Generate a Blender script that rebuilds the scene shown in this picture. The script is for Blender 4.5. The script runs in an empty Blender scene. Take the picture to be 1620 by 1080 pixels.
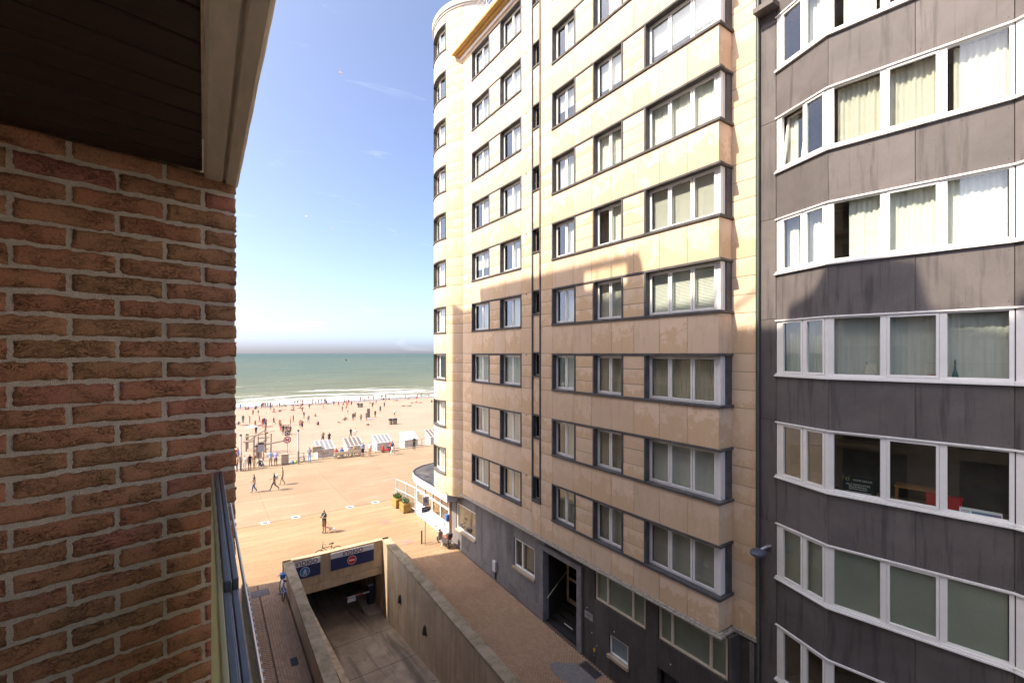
import bpy, bmesh, math, random
from mathutils import Vector, Matrix
random.seed(7)
R=math.radians
SC=bpy.context.scene
COL=SC.collection
# ------------------------------------------------------------------ camera
TH=math.atan(487/713.)
cam=bpy.data.cameras.new('camera'); CAM=bpy.data.objects.new('camera',cam); COL.objects.link(CAM)
cam.sensor_width=36; cam.lens=36*713/1620.; cam.shift_y=19/1620.; cam.clip_start=.02; cam.clip_end=60000
CAM.location=(0,0,0); CAM.rotation_euler=(R(90),0,-TH); SC.camera=CAM
# ------------------------------------------------------------------ sky, sun, exposure
SUN_EL=49.0; SUN_AZ=11.5      # sun stands over the left houses, a little towards the sea
W=bpy.data.worlds.new('World'); SC.world=W; W.use_nodes=True
nt=W.node_tree; bg=nt.nodes['Background']
sky=nt.nodes.new('ShaderNodeTexSky'); sky.sky_type='NISHITA'; sky.sun_disc=False
sky.sun_elevation=R(SUN_EL); sky.sun_rotation=R(-90+SUN_AZ); sky.altitude=1650; sky.air_density=.42; sky.dust_density=10; sky.ozone_density=6.0
tc=nt.nodes.new('ShaderNodeTexCoord'); mp=nt.nodes.new('ShaderNodeMapping'); mp.inputs['Scale'].default_value=(5,3,26); mp.inputs['Rotation'].default_value=(.1,.22,.3)
nz=nt.nodes.new('ShaderNodeTexNoise'); nz.inputs['Scale'].default_value=1.0; nz.inputs['Detail'].default_value=7; nz.inputs['Roughness'].default_value=.62; nz.inputs['Distortion'].default_value=.7
cr=nt.nodes.new('ShaderNodeValToRGB'); cr.color_ramp.elements[0].position=.60; cr.color_ramp.elements[1].position=.9; cr.color_ramp.elements[1].color=(.22,.22,.22,1)
mx=nt.nodes.new('ShaderNodeMix'); mx.data_type='RGBA'; mx.inputs[7].default_value=(3.2,3.5,4.0,1)
L=nt.links.new
L(tc.outputs['Generated'],mp.inputs['Vector']); L(mp.outputs[0],nz.inputs['Vector']); L(nz.outputs['Fac'],cr.inputs[0]); L(cr.outputs[0],mx.inputs[0]); L(sky.outputs[0],mx.inputs[6]); L(mx.outputs[2],bg.inputs[0])
bg.inputs[1].default_value=.15
sl=bpy.data.lights.new('sun','SUN'); SUN=bpy.data.objects.new('sun',sl); COL.objects.link(SUN)
sl.energy=2.0; sl.angle=R(.53); sl.color=(1,.93,.86)
dv=Vector((math.cos(R(SUN_AZ))*math.cos(R(SUN_EL)),-math.sin(R(SUN_AZ))*math.cos(R(SUN_EL)),-math.sin(R(SUN_EL))))
SUN.rotation_euler=dv.to_track_quat('-Z','Y').to_euler(); SUN.location=(-40,10,60)
vs=SC.view_settings; vs.view_transform='Standard'; vs.look='None'; vs.gamma=1; vs.use_curve_mapping=False; vs.exposure=2.15; vs.use_white_balance=True; vs.white_balance_temperature=7600; vs.white_balance_tint=10
SC.render.engine='CYCLES'
# ------------------------------------------------------------------ helpers
def gz(Y):
    if Y<27: return max(-12.83-.04*(27-Y),-13.9)
    if Y<38: return -12.83+.23*(Y-27)/11
    if Y<57.5: return -12.6
    return max(-12.75-(Y-57.5)*4.3/110,-17.3)
class MB:
    def __init__(s): s.v=[]; s.f=[]; s.m=[]; s.mi=0
    def face(s,pts):
        n=len(s.v); s.v+= [tuple(p) for p in pts]; s.f.append(tuple(range(n,n+len(pts)))); s.m.append(s.mi); return s
    def hexa(s,b,t):
        n=len(s.v); s.v+=[tuple(p) for p in b]+[tuple(p) for p in t]; k=len(b)
        s.f.append(tuple(n+i for i in reversed(range(k)))); s.f.append(tuple(n+k+i for i in range(k)))
        for i in range(k): s.f.append((n+i,n+(i+1)%k,n+k+(i+1)%k,n+k+i))
        s.m+=[s.mi]*(k+2); return s
    def box(s,x0,x1,y0,y1,z0,z1):
        if x0>x1:x0,x1=x1,x0
        if y0>y1:y0,y1=y1,y0
        if z0>z1:z0,z1=z1,z0
        return s.hexa([(x0,y0,z0),(x1,y0,z0),(x1,y1,z0),(x0,y1,z0)],[(x0,y0,z1),(x1,y0,z1),(x1,y1,z1),(x0,y1,z1)])
    def prism(s,pts,z0,z1):
        a=sum(pts[i][0]*pts[(i+1)%len(pts)][1]-pts[(i+1)%len(pts)][0]*pts[i][1] for i in range(len(pts)))
        if a<0: pts=pts[::-1]
        return s.hexa([(p[0],p[1],z0) for p in pts],[(p[0],p[1],z1) for p in pts])
    def extr(s,pts,vec):
        return s.hexa(pts,[tuple(Vector(p)+Vector(vec)) for p in pts])
    def obox(s,P,d,a0,a1,o0,o1,z0,z1):
        # P origin (x,y), d unit direction in plan, normal to the left-hand side of the street = (d.y,-d.x)*-1
        n=(-d[1],d[0])
        q=lambda a,o:(P[0]+d[0]*a+n[0]*o,P[1]+d[1]*a+n[1]*o)
        return s.prism([q(a0,o0),q(a1,o0),q(a1,o1),q(a0,o1)],z0,z1)
    def tube(s,pts,r,n=8,caps=True):
        pts=[Vector(p) for p in pts]; rr=r if isinstance(r,(list,tuple)) else [r]*len(pts); base=len(s.v); up=None
        for i,p in enumerate(pts):
            d=(pts[min(i+1,len(pts)-1)]-pts[max(i-1,0)]).normalized()
            ref=Vector((0,0,1)) if abs(d.z)<.9 else Vector((1,0,0))
            if up is None: up=d.cross(ref).normalized()
            up=(up-d*up.dot(d)).normalized(); w=d.cross(up)
            for k in range(n):
                a=2*math.pi*k/n; s.v.append(tuple(p+(up*math.cos(a)+w*math.sin(a))*rr[i]))
        for i in range(len(pts)-1):
            for k in range(n):
                a=base+i*n+k; b=base+i*n+(k+1)%n; s.f.append((a,b,b+n,a+n)); s.m.append(s.mi)
        if caps:
            s.f.append(tuple(base+k for k in reversed(range(n)))); e=base+(len(pts)-1)*n; s.f.append(tuple(e+k for k in range(n))); s.m+=[s.mi]*2
        return s
    def ring(s,c,ax,rad,r,n=20,m=6):
        c=Vector(c); ax=Vector(ax).normalized(); ref=Vector((0,0,1)) if abs(ax.z)<.9 else Vector((1,0,0)); u=ax.cross(ref).normalized(); w=ax.cross(u); b=len(s.v)
        for i in range(n):
            a=2*math.pi*i/n; d=u*math.cos(a)+w*math.sin(a)
            for k in range(m):
                t=2*math.pi*k/m; s.v.append(tuple(c+d*(rad+r*math.cos(t))+ax*r*math.sin(t)))
        for i in range(n):
            for k in range(m):
                s.f.append((b+i*m+k,b+((i+1)%n)*m+k,b+((i+1)%n)*m+(k+1)%m,b+i*m+(k+1)%m)); s.m.append(s.mi)
        return s
    def disc(s,c,ax,rad,h,n=24):
        c=Vector(c); ax=Vector(ax).normalized(); ref=Vector((0,0,1)) if abs(ax.z)<.9 else Vector((1,0,0)); u=ax.cross(ref).normalized(); w=ax.cross(u)
        p=[c+(u*math.cos(2*math.pi*i/n)+w*math.sin(2*math.pi*i/n))*rad for i in range(n)]
        return s.hexa(p,[q+ax*h for q in p])
    def sph(s,c,r,n=10,m=7,sc=(1,1,1)):
        b=len(s.v); c=Vector(c)
        for i in range(m+1):
            t=math.pi*i/m
            for k in range(n):
                a=2*math.pi*k/n; s.v.append((c.x+r*sc[0]*math.sin(t)*math.cos(a),c.y+r*sc[1]*math.sin(t)*math.sin(a),c.z+r*sc[2]*math.cos(t)))
        for i in range(m):
            for k in range(n): s.f.append((b+i*n+k,b+(i+1)*n+k,b+(i+1)*n+(k+1)%n,b+i*n+(k+1)%n)); s.m.append(s.mi)
        return s
    def mesh(s,name,mats,smooth=False):
        me=bpy.data.meshes.new(name); me.from_pydata(s.v,[],s.f); 
        for m in (mats if isinstance(mats,(list,tuple)) else [mats]): me.materials.append(m)
        me.polygons.foreach_set('material_index',s.m)
        if smooth: me.polygons.foreach_set('use_smooth',[True]*len(s.f))
        bm=bmesh.new(); bm.from_mesh(me); bmesh.ops.recalc_face_normals(bm,faces=bm.faces); bm.to_mesh(me); bm.free()
        me.update(); return me
    def build(s,name,mats,parent=None,smooth=False,bevel=0,loc=None):
        return link(name,s.mesh(name,mats,smooth),parent,bevel,loc)
def link(name,me,parent=None,bevel=0,loc=None):
    o=bpy.data.objects.new(name,me); COL.objects.link(o)
    if loc is not None: o.location=loc
    if parent is not None: setpar(o,parent)
    if bevel:
        b=o.modifiers.new('bevel','BEVEL'); b.width=bevel; b.segments=2; b.limit_method='ANGLE'
    return o
def wm(o):
    m=Matrix.Translation(o.location)@o.rotation_euler.to_matrix().to_4x4()@Matrix.Diagonal((*o.scale,1))
    return m if o.parent is None else wm(o.parent)@o.matrix_parent_inverse@m
def setpar(o,p): o.parent=p; o.matrix_parent_inverse=wm(p).inverted()
def empty(name,loc,label,cat,group=None,rz=0):
    o=bpy.data.objects.new(name,None); COL.objects.link(o); o.location=loc; o.rotation_euler=(0,0,rz); o.empty_display_size=.2
    return tag(o,label,cat,group)
def tag(o,label=None,cat=None,group=None,kind=None):
    if label:o['label']=label
    if cat:o['category']=cat
    if group:o['group']=group
    if kind:o['kind']=kind
    return o
def lchild(o,p):       # child whose mesh is already in the parent's own coordinates
    o.parent=p; return o
def dup(o,parent,dz=0,dx=0,dy=0):
    c=o.copy(); COL.objects.link(c); c.location=o.location+Vector((dx,dy,dz))
    if parent is not None: c.parent=parent; c.matrix_parent_inverse=o.matrix_parent_inverse.copy()
    return c
def dup_tree(o,parent,dz=0,dx=0,dy=0):
    c=dup(o,parent,dz,dx,dy)
    for ch in list(o.children):
        k=ch.copy(); COL.objects.link(k); k.parent=c; k.matrix_parent_inverse=ch.matrix_parent_inverse.copy()
    return c
def copy_thing(o):
    c=o.copy(); COL.objects.link(c)
    for ch in list(o.children):
        k=ch.copy(); COL.objects.link(k); k.parent=c; k.matrix_parent_inverse=ch.matrix_parent_inverse.copy()
        for g in list(ch.children):
            h=g.copy(); COL.objects.link(h); h.parent=k; h.matrix_parent_inverse=g.matrix_parent_inverse.copy()
    return c
# ------------------------------------------------------------------ materials
def nodes(name):
    m=bpy.data.materials.new(name); m.use_nodes=True; n=m.node_tree.nodes; return m,n,m.node_tree.links.new,n['Principled BSDF']
def coords(n,l,scale=(1,1,1),rand=True,loc=(0,0,0)):
    t=n.new('ShaderNodeTexCoord'); mp=n.new('ShaderNodeMapping'); mp.inputs['Scale'].default_value=scale; mp.inputs['Location'].default_value=loc
    if rand:
        oi=n.new('ShaderNodeObjectInfo'); mm=n.new('ShaderNodeVectorMath'); mm.operation='MULTIPLY_ADD'
        mm.inputs[0].default_value=(37,53,71); cb=n.new('ShaderNodeCombineXYZ')
        for i in range(3): l(oi.outputs['Random'],cb.inputs[i])
        l(cb.outputs[0],mm.inputs[1]); l(t.outputs['Object'],mm.inputs[2]); l(mm.outputs[0],mp.inputs['Vector'])
    else: l(t.outputs['Object'],mp.inputs['Vector'])
    return mp.outputs[0]
def noise(n,l,vec,scale,detail=5,rough=.6,dist=0):
    x=n.new('ShaderNodeTexNoise'); x.inputs['Scale'].default_value=scale; x.inputs['Detail'].default_value=detail; x.inputs['Roughness'].default_value=rough; x.inputs['Distortion'].default_value=dist
    l(vec,x.inputs['Vector']); return x.outputs['Fac']
def ramp(n,l,fac,stops):
    r=n.new('ShaderNodeValToRGB'); e=r.color_ramp.elements
    while len(e)<len(stops): e.new(.5)
    for i,(p,c) in enumerate(stops):
        e[i].position=p; e[i].color=(c,c,c,1) if not isinstance(c,(tuple,list)) else (*c,1)
    l(fac,r.inputs[0]); return r.outputs[0]
def mix(n,l,fac,a,b,mode='MIX'):
    x=n.new('ShaderNodeMix'); x.data_type='RGBA'; x.blend_type=mode
    for k,i in ((fac,0),(a,6),(b,7)):
        if isinstance(k,(int,float)): x.inputs[i].default_value=k
        elif isinstance(k,(tuple,list)): x.inputs[i].default_value=(*k,1)
        else: l(k,x.inputs[i])
    return x.outputs[2]
def bump(n,l,h,b,strength=.3,dist=.01):
    x=n.new('ShaderNodeBump'); x.inputs['Strength'].default_value=strength; x.inputs['Distance'].default_value=dist; l(h,x.inputs['Height']); l(x.outputs[0],b.inputs['Normal']); return x
def plain(name,col,rough=.6,metal=0,var=.12,scale=6,bmp=.15,bs=60,rand=True,spec=.5):
    m,n,l,b=nodes(name); v=coords(n,l,rand=rand); a=noise(n,l,v,scale,6)
    f=ramp(n,l,a,[(.3,1-var),(.7,1+var*.6)])
    l(mix(n,l,1.0,col,f,'MULTIPLY'),b.inputs['Base Color']); b.inputs['Roughness'].default_value=rough; b.inputs['Metallic'].default_value=metal; b.inputs['Specular IOR Level'].default_value=spec
    if bmp: bump(n,l,noise(n,l,v,bs,4),b,bmp,.004)
    return m
def two(name,c1,c2,scale,lo,hi,rough=.8,sx=(1,1,1),bmp=.2,bs=50,bd=.004,fine=.12,detail=7,rand=True,objvar=.1):
    m,n,l,b=nodes(name); v=coords(n,l,sx,rand); a=noise(n,l,v,scale,detail,.62,.3)
    f=ramp(n,l,a,[(lo,0.),(hi,1.)]); c=mix(n,l,f,c1,c2)
    g=noise(n,l,v,bs*.6,5); c=mix(n,l,1.0,c,ramp(n,l,g,[(.3,1-fine),(.7,1+fine)]),'MULTIPLY')
    if rand and objvar:
        oi=n.new('ShaderNodeObjectInfo'); c=mix(n,l,1.0,c,ramp(n,l,oi.outputs['Random'],[(0.,1-objvar),(1.,1+objvar)]),'MULTIPLY')
    l(c,b.inputs['Base Color']); b.inputs['Roughness'].default_value=rough; b.inputs['Specular IOR Level'].default_value=.3
    if bmp: bump(n,l,noise(n,l,v,bs,6),b,bmp,bd)
    return m
def glassmat(name,tint=(.93,.96,.95),refl=.10,rough=0.0):
    m,n,l,b=nodes(name); n.remove(b); o=n['Material Output']
    t=n.new('ShaderNodeBsdfTransparent'); t.inputs[0].default_value=(*tint,1); g=n.new('ShaderNodeBsdfGlossy'); g.inputs['Roughness'].default_value=rough; g.inputs[0].default_value=(.95,.97,1,1)
    fr=n.new('ShaderNodeLayerWeight'); fr.inputs[0].default_value=.5
    pw=n.new('ShaderNodeMath'); pw.operation='POWER'; pw.inputs[1].default_value=3.2; l(fr.outputs['Facing'],pw.inputs[0])
    ma=n.new('ShaderNodeMath'); ma.operation='MULTIPLY_ADD'; ma.inputs[1].default_value=.8; ma.inputs[2].default_value=refl*.5; ma.use_clamp=True
    # panes are never perfectly flat
    v=coords(n,l); bp=n.new('ShaderNodeBump'); bp.inputs['Strength'].default_value=.06; bp.inputs['Distance'].default_value=.02; l(noise(n,l,v,1.1,1),bp.inputs['Height']); l(bp.outputs[0],g.inputs['Normal'])
    l(pw.outputs[0],ma.inputs[0]); x=n.new('ShaderNodeMixShader'); l(ma.outputs[0],x.inputs[0]); l(t.outputs[0],x.inputs[1]); l(g.outputs[0],x.inputs[2]); l(x.outputs[0],o.inputs[0]); return m
MAT={}
def P(name,col,**k):
    if name not in MAT: MAT[name]=plain(name,col,**k)
    return MAT[name]
M_glass=glassmat('window_glass')
M_glass_dark=glassmat('dark_window_glass',(.5,.55,.55),.14)
M_white=plain('white_pvc',(.80,.79,.76),.35,var=.04,bmp=.03)
M_cream=plain('cream_painted_wood',(.66,.56,.42),.5,var=.08)
M_blue=two('bluestone_trim',(.072,.07,.071),(.125,.119,.115),2.5,.4,.7,.7)
M_stone=None
def stonemat(name,light,dark,wet):
    m,n,l,b=nodes(name); v=coords(n,l,(1,1,1)); v2=coords(n,l,(1.6,1.6,.35))
    oi0=n.new('ShaderNodeObjectInfo')
    tg=n.new('ShaderNodeTexCoord'); sg=n.new('ShaderNodeSeparateXYZ'); l(tg.outputs['Generated'],sg.inputs[0])
    ad=n.new('ShaderNodeMath'); ad.operation='MULTIPLY_ADD'; ad.inputs[1].default_value=-.22; l(sg.outputs[2],ad.inputs[0]); l(noise(n,l,v,1.5,11,.72,.2),ad.inputs[2]); a=ad.outputs[0]
    f=ramp(n,l,a,[(.345,0.),(.40,1.)])
    f=mix(n,l,1.0,f,ramp(n,l,oi0.outputs['Random'],[(.12,.15),(.6,1.)]),'MULTIPLY')
    c=mix(n,l,f,light,dark)
    big=noise(n,l,v,.35,4,.6); c=mix(n,l,ramp(n,l,big,[(.4,0.),(.7,.5)]),c,dark)
    s=noise(n,l,v2,2.2,6,.6,.3); c=mix(n,l,ramp(n,l,s,[(.54,0.),(.8,.6)]),c,wet)
    g=noise(n,l,v,45,4); c=mix(n,l,1.0,c,ramp(n,l,g,[(.3,.9),(.7,1.08)]),'MULTIPLY')
    oi=n.new('ShaderNodeObjectInfo'); c=mix(n,l,1.0,c,ramp(n,l,oi.outputs['Random'],[(0.,.93),(1.,1.07)]),'MULTIPLY')
    l(c,b.inputs['Base Color']); b.inputs['Roughness'].default_value=.8; b.inputs['Specular IOR Level'].default_value=.25
    bump(n,l,noise(n,l,v,70,5),b,.18,.004); return m
M_stone=stonemat('travertine_stone',(.745,.575,.425),(.63,.45,.285),(.50,.35,.21))
M_joint=plain('stone_joint',(.22,.17,.12),.9)
M_room=plain('room_interior',(.10,.085,.07),.9,var=.3,scale=2)
M_curt_w=plain('white_net_curtain',(.74,.73,.66),.9,var=.06)
M_curt_c=plain('cream_curtain',(.60,.56,.47),.9,var=.06)
M_blind=plain('grey_roller_blind',(.47,.45,.40),.9,var=.04)
M_blindw=plain('pale_roller_blind',(.66,.66,.60),.9,var=.04)
def sagemat():
    m,n,l,b=nodes('sage_window_film'); t=n.new('ShaderNodeTexCoord'); k=None
    for sg in(1,-1):
        mp=n.new('ShaderNodeMapping'); mp.inputs['Rotation'].default_value=(R(45*sg),0,0); l(t.outputs['Object'],mp.inputs['Vector']); w=n.new('ShaderNodeTexWave'); w.bands_direction='Y'; w.inputs['Scale'].default_value=9; w.inputs['Distortion'].default_value=.3; l(mp.outputs[0],w.inputs['Vector']); r_=ramp(n,l,w.outputs['Fac'],[(.0,.80),(.35,1.)]); k=r_ if k is None else mix(n,l,1.0,k,r_,'MULTIPLY')
    v=coords(n,l); c=mix(n,l,ramp(n,l,noise(n,l,v,1.2,5),[(.35,0.),(.7,1.)]),(.30,.33,.27),(.38,.39,.32)); l(mix(n,l,1.0,c,k,'MULTIPLY'),b.inputs['Base Color']); b.inputs['Roughness'].default_value=.5; return m
M_sage=sagemat()
M_clad=None
def cladmat():
    m,n,l,b=nodes('fibre_cement_cladding'); v=coords(n,l); v2=coords(n,l,(2.2,2.2,.18))
    c=mix(n,l,ramp(n,l,noise(n,l,v,.8,7,.65,.4),[(.35,0.),(.68,1.)]),(.10,.088,.085),(.142,.125,.121))
    c=mix(n,l,ramp(n,l,noise(n,l,v2,2.4,5),[(.53,0.),(.70,.85)]),c,(.055,.048,.049))
    c=mix(n,l,1.0,c,ramp(n,l,noise(n,l,v,60,4),[(.3,.92),(.7,1.07)]),'MULTIPLY')
    oi=n.new('ShaderNodeObjectInfo'); c=mix(n,l,1.0,c,ramp(n,l,oi.outputs['Random'],[(0.,.84),(1.,1.14)]),'MULTIPLY')
    l(c,b.inputs['Base Color']); b.inputs['Roughness'].default_value=.62; b.inputs['Specular IOR Level'].default_value=.35; bump(n,l,noise(n,l,v,35,5),b,.1,.004); return m
M_clad=cladmat()
def concmat(name,c1,c2,drip):
    m,n,l,b=nodes(name); v=coords(n,l); v2=coords(n,l,(2.6,2.6,.16))
    c=mix(n,l,ramp(n,l,noise(n,l,v,.9,8,.66,.4),[(.36,0.),(.68,1.)]),c1,c2)
    c=mix(n,l,ramp(n,l,noise(n,l,v2,1.7,6,.62,.2),[(.50,0.),(.72,.8)]),c,drip)
    c=mix(n,l,ramp(n,l,noise(n,l,v,7,5,.7),[(.62,0.),(.74,.6)]),c,drip)
    c=mix(n,l,1.0,c,ramp(n,l,noise(n,l,v,38,5),[(.3,.86),(.7,1.1)]),'MULTIPLY')
    l(c,b.inputs['Base Color']); b.inputs['Roughness'].default_value=.88; b.inputs['Specular IOR Level'].default_value=.25
    bump(n,l,noise(n,l,v,40,6),b,.35,.006); return m
M_conc=concmat('weathered_concrete',(.50,.395,.285),(.38,.295,.205),(.245,.185,.125))
M_conc_moss=two('mossy_coping',(.36,.30,.215),(.19,.165,.095),1.6,.42,.66,.9,bmp=.5,bs=30,bd=.01)
M_metal=plain('galvanised_steel',(.45,.45,.44),.4,.9,var=.1)
M_dark=plain('dark_metal',(.035,.036,.04),.45,.3,var=.2)
M_black=plain('black_rubber',(.018,.018,.02),.7)
# ================================================================== THE SETTING
# ---- materials of the ground
def paver_mat(name,c1,c2,sandc,sandamt):
    m,n,l,b=nodes(name); g=n.new('ShaderNodeNewGeometry'); v=coords(n,l,rand=False)
    c=mix(n,l,g.outputs['Random Per Island'],c1,c2)
    f=noise(n,l,v,.5,6,.6); c=mix(n,l,ramp(n,l,f,[(.35,0.),(.7,.5)]),c,(c1[0]*.6,c1[1]*.6,c1[2]*.6))
    c=mix(n,l,ramp(n,l,noise(n,l,v,.35,5,.6,.5),[(.5,0.),(.75,sandamt)]),c,sandc)
    c=mix(n,l,1.0,c,ramp(n,l,noise(n,l,v,70,4),[(.3,.85),(.7,1.12)]),'MULTIPLY')
    l(c,b.inputs['Base Color']); b.inputs['Roughness'].default_value=.85; b.inputs['Specular IOR Level'].default_value=.2; bump(n,l,noise(n,l,v,90,4),b,.25,.004); return m
M_pave=paver_mat('clay_pavers',(.40,.255,.155),(.47,.31,.195),(.42,.31,.2),.35)
M_pave2=paver_mat('brown_pavers',(.35,.23,.155),(.43,.295,.20),(.38,.29,.2),.3)
M_bed=plain('paver_bedding',(.11,.075,.05),.95,var=.3,scale=3)
def dikemat():
    m,n,l,b=nodes('sandy_brick_street'); v=coords(n,l,rand=False)
    br=n.new('ShaderNodeTexBrick'); br.inputs['Scale'].default_value=1; br.inputs['Brick Width'].default_value=.24; br.inputs['Row Height'].default_value=.12; br.inputs['Mortar Size'].default_value=.006
    br.inputs['Color1'].default_value=(.265,.178,.105,1); br.inputs['Color2'].default_value=(.30,.208,.125,1); br.inputs['Mortar'].default_value=(.20,.127,.07,1); l(v,br.inputs['Vector'])
    v2=coords(n,l,(.11,1.15,1),False); s=noise(n,l,v2,1.0,6,.6,.4)
    c=mix(n,l,ramp(n,l,s,[(.42,0.),(.66,.9)]),br.outputs['Color'],(.35,.248,.152))
    s2=noise(n,l,v,.25,5,.6); c=mix(n,l,ramp(n,l,s2,[(.5,0.),(.7,.45)]),c,(.21,.135,.08))
    l(c,b.inputs['Base Color']); b.inputs['Roughness'].default_value=.9; b.inputs['Specular IOR Level'].default_value=.2; bump(n,l,noise(n,l,v,30,5),b,.3,.01); return m
M_dike=dikemat()
def slabmat():
    m,n,l,b=nodes('promenade_concrete'); v=coords(n,l,rand=False); g=n.new('ShaderNodeNewGeometry'); mpn=n.new('ShaderNodeMapping'); l(g.outputs['Position'],mpn.inputs['Vector']); p=mpn.outputs[0]; mp2=n.new('ShaderNodeMapping'); mp2.inputs['Scale'].default_value=(.22,.9,1); l(g.outputs['Position'],mp2.inputs['Vector'])
    c=mix(n,l,ramp(n,l,noise(n,l,p,.3,6,.6),[(.35,0.),(.7,1.)]),(.25,.178,.115),(.285,.208,.138))
    c=mix(n,l,ramp(n,l,noise(n,l,mp2.outputs[0],.8,7,.65,.4),[(.52,0.),(.7,.7)]),c,(.34,.262,.182))
    c=mix(n,l,ramp(n,l,noise(n,l,p,1.1,6,.7),[(.62,0.),(.72,.5)]),c,(.195,.132,.082))
    c=mix(n,l,1.0,c,ramp(n,l,noise(n,l,p,9,5,.7),[(.3,.88),(.7,1.08)]),'MULTIPLY')
    oi=n.new('ShaderNodeObjectInfo'); c=mix(n,l,1.0,c,ramp(n,l,oi.outputs['Random'],[(0.,.95),(1.,1.05)]),'MULTIPLY')
    l(c,b.inputs['Base Color']); b.inputs['Roughness'].default_value=.88; b.inputs['Specular IOR Level'].default_value=.2; bump(n,l,noise(n,l,p,14,5),b,.2,.006); return m
M_slab=slabmat()
M_sand=None
def sandmat():
    m,n,l,b=nodes('beach_sand'); v=coords(n,l,rand=False); sx=n.new('ShaderNodeSeparateXYZ'); l(v,sx.inputs[0])
    a=noise(n,l,v,.12,7,.65,.4); c=mix(n,l,ramp(n,l,a,[(.35,0.),(.7,1.)]),(.285,.21,.155),(.325,.25,.185))
    a2=noise(n,l,v,1.6,6,.7); c=mix(n,l,1.0,c,ramp(n,l,a2,[(.3,.86),(.65,1.06)]),'MULTIPLY')
    # wet sand by the waterline
    w=n.new('ShaderNodeMath'); w.operation='MULTIPLY_ADD'; w.inputs[1].default_value=1/9.; w.inputs[2].default_value=-157/9.; w.use_clamp=True; wv=n.new('ShaderNodeMath'); wv.operation='MULTIPLY_ADD'; wv.inputs[1].default_value=9; l(noise(n,l,v,.09,4),wv.inputs[0]); l(sx.outputs[1],wv.inputs[2]); l(wv.outputs[0],w.inputs[0])
    c=mix(n,l,w.outputs[0],c,(.21,.17,.125)); l(c,b.inputs['Base Color'])
    r=n.new('ShaderNodeMath'); r.operation='MULTIPLY_ADD'; r.inputs[1].default_value=-.65; r.inputs[2].default_value=.95; l(w.outputs[0],r.inputs[0]); l(r.outputs[0],b.inputs['Roughness']); b.inputs['Specular IOR Level'].default_value=.25
    bump(n,l,noise(n,l,v,1.1,8,.7),b,.6,.12); return m
M_sand=sandmat()
def seamat():
    m,n,l,b=nodes('north_sea_water'); v=coords(n,l,rand=False); sx=n.new('ShaderNodeSeparateXYZ'); l(v,sx.inputs[0])
    def lin(a,bb):
        q=n.new('ShaderNodeMapRange'); q.inputs[1].default_value=a; q.inputs[2].default_value=bb; l(sx.outputs[1],q.inputs[0]); return q.outputs[0]
    c=mix(n,l,lin(170,420),(.125,.135,.085),(.07,.105,.083)); c=mix(n,l,lin(500,2500),c,(.042,.082,.078))
    vs_=coords(n,l,(.010,.05,1),False); s=noise(n,l,vs_,1.0,5,.6,.5); c=mix(n,l,ramp(n,l,s,[(.45,0.),(.7,.55)]),c,(.135,.13,.07))
    vw=coords(n,l,(.02,.16,1),False); sw_=noise(n,l,vw,1.0,7,.65,.6); c=mix(n,l,1.0,c,ramp(n,l,sw_,[(.32,.72),(.5,1.0),(.72,1.35)]),'MULTIPLY')
    # breaking foam: long broken lines parallel to the shore, dense in the shallows
    v3=coords(n,l,(.018,.105,1),False); f1=noise(n,l,v3,1.0,8,.62,.9); v4=coords(n,l,(.35,.8,1),False); f2=noise(n,l,v4,1.0,6,.7)
    th=n.new('ShaderNodeMapRange'); th.inputs[1].default_value=166; th.inputs[2].default_value=250; th.inputs[3].default_value=.455; th.inputs[4].default_value=.655; l(sx.outputs[1],th.inputs[0])
    d=n.new('ShaderNodeMath'); d.operation='SUBTRACT'; l(f1,d.inputs[0]); l(th.outputs[0],d.inputs[1])
    d2=n.new('ShaderNodeMath'); d2.operation='MULTIPLY_ADD'; d2.inputs[1].default_value=.25; d2.inputs[2].default_value=-.125; l(f2,d2.inputs[0]); d3=n.new('ShaderNodeMath'); d3.operation='ADD'; l(d.outputs[0],d3.inputs[0]); l(d2.outputs[0],d3.inputs[1])
    k=ramp(n,l,d3.outputs[0],[(.0,0.),(.07,1.)])
    # scattered whitecaps farther out
    v5=coords(n,l,(.03,.11,1),False); wc=ramp(n,l,noise(n,l,v5,1.0,7,.7,.4),[(.70,0.),(.74,.9)])
    kk=n.new('ShaderNodeMath'); kk.operation='MAXIMUM'; l(k,kk.inputs[0]); l(wc,kk.inputs[1])
    c=mix(n,l,kk.outputs[0],c,(.55,.56,.54)); l(c,b.inputs['Base Color'])
    b.inputs['Roughness'].default_value=.5; b.inputs['Specular IOR Level'].default_value=.12; b.inputs['IOR'].default_value=1.33
    v6=coords(n,l,(.07,.3,1),False); bump(n,l,noise(n,l,v6,1.0,8,.6,.4),b,.9,1.6); return m
M_sea=seamat()
def sheet(name,xs,ys,mat,zf=gz,skip=None,dz=0):
    b=MB()
    for i in range(len(xs)-1):
        for j in range(len(ys)-1):
            if skip and skip(xs[i],ys[j]): continue
            b.face([(xs[i],ys[j],zf(ys[j])+dz),(xs[i+1],ys[j],zf(ys[j])+dz),(xs[i+1],ys[j+1],zf(ys[j+1])+dz),(xs[i],ys[j+1],zf(ys[j+1])+dz)])
    return tag(b.build(name,mat),kind='structure')
RX0,RX1=4.10,9.30          # clear width of the ramp
WL0=3.66; WR1=9.74         # outer faces of its two walls
def rampz(Y): return -16.3+.097*(27-Y)
sheet('ground',[-3000,-1.2],[-3000,-60,1.7,27,38],M_bed,dz=-.06)
sheet('ground',[14.3,3000],[-3000,-60,1.7,27,38],M_bed,dz=-.06)
sheet('road',[-1.2,14.3],[-3000,-60,-20,1.7],two('asphalt',(.06,.058,.055),(.085,.08,.075),1.2,.3,.7),dz=-.05)
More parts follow.
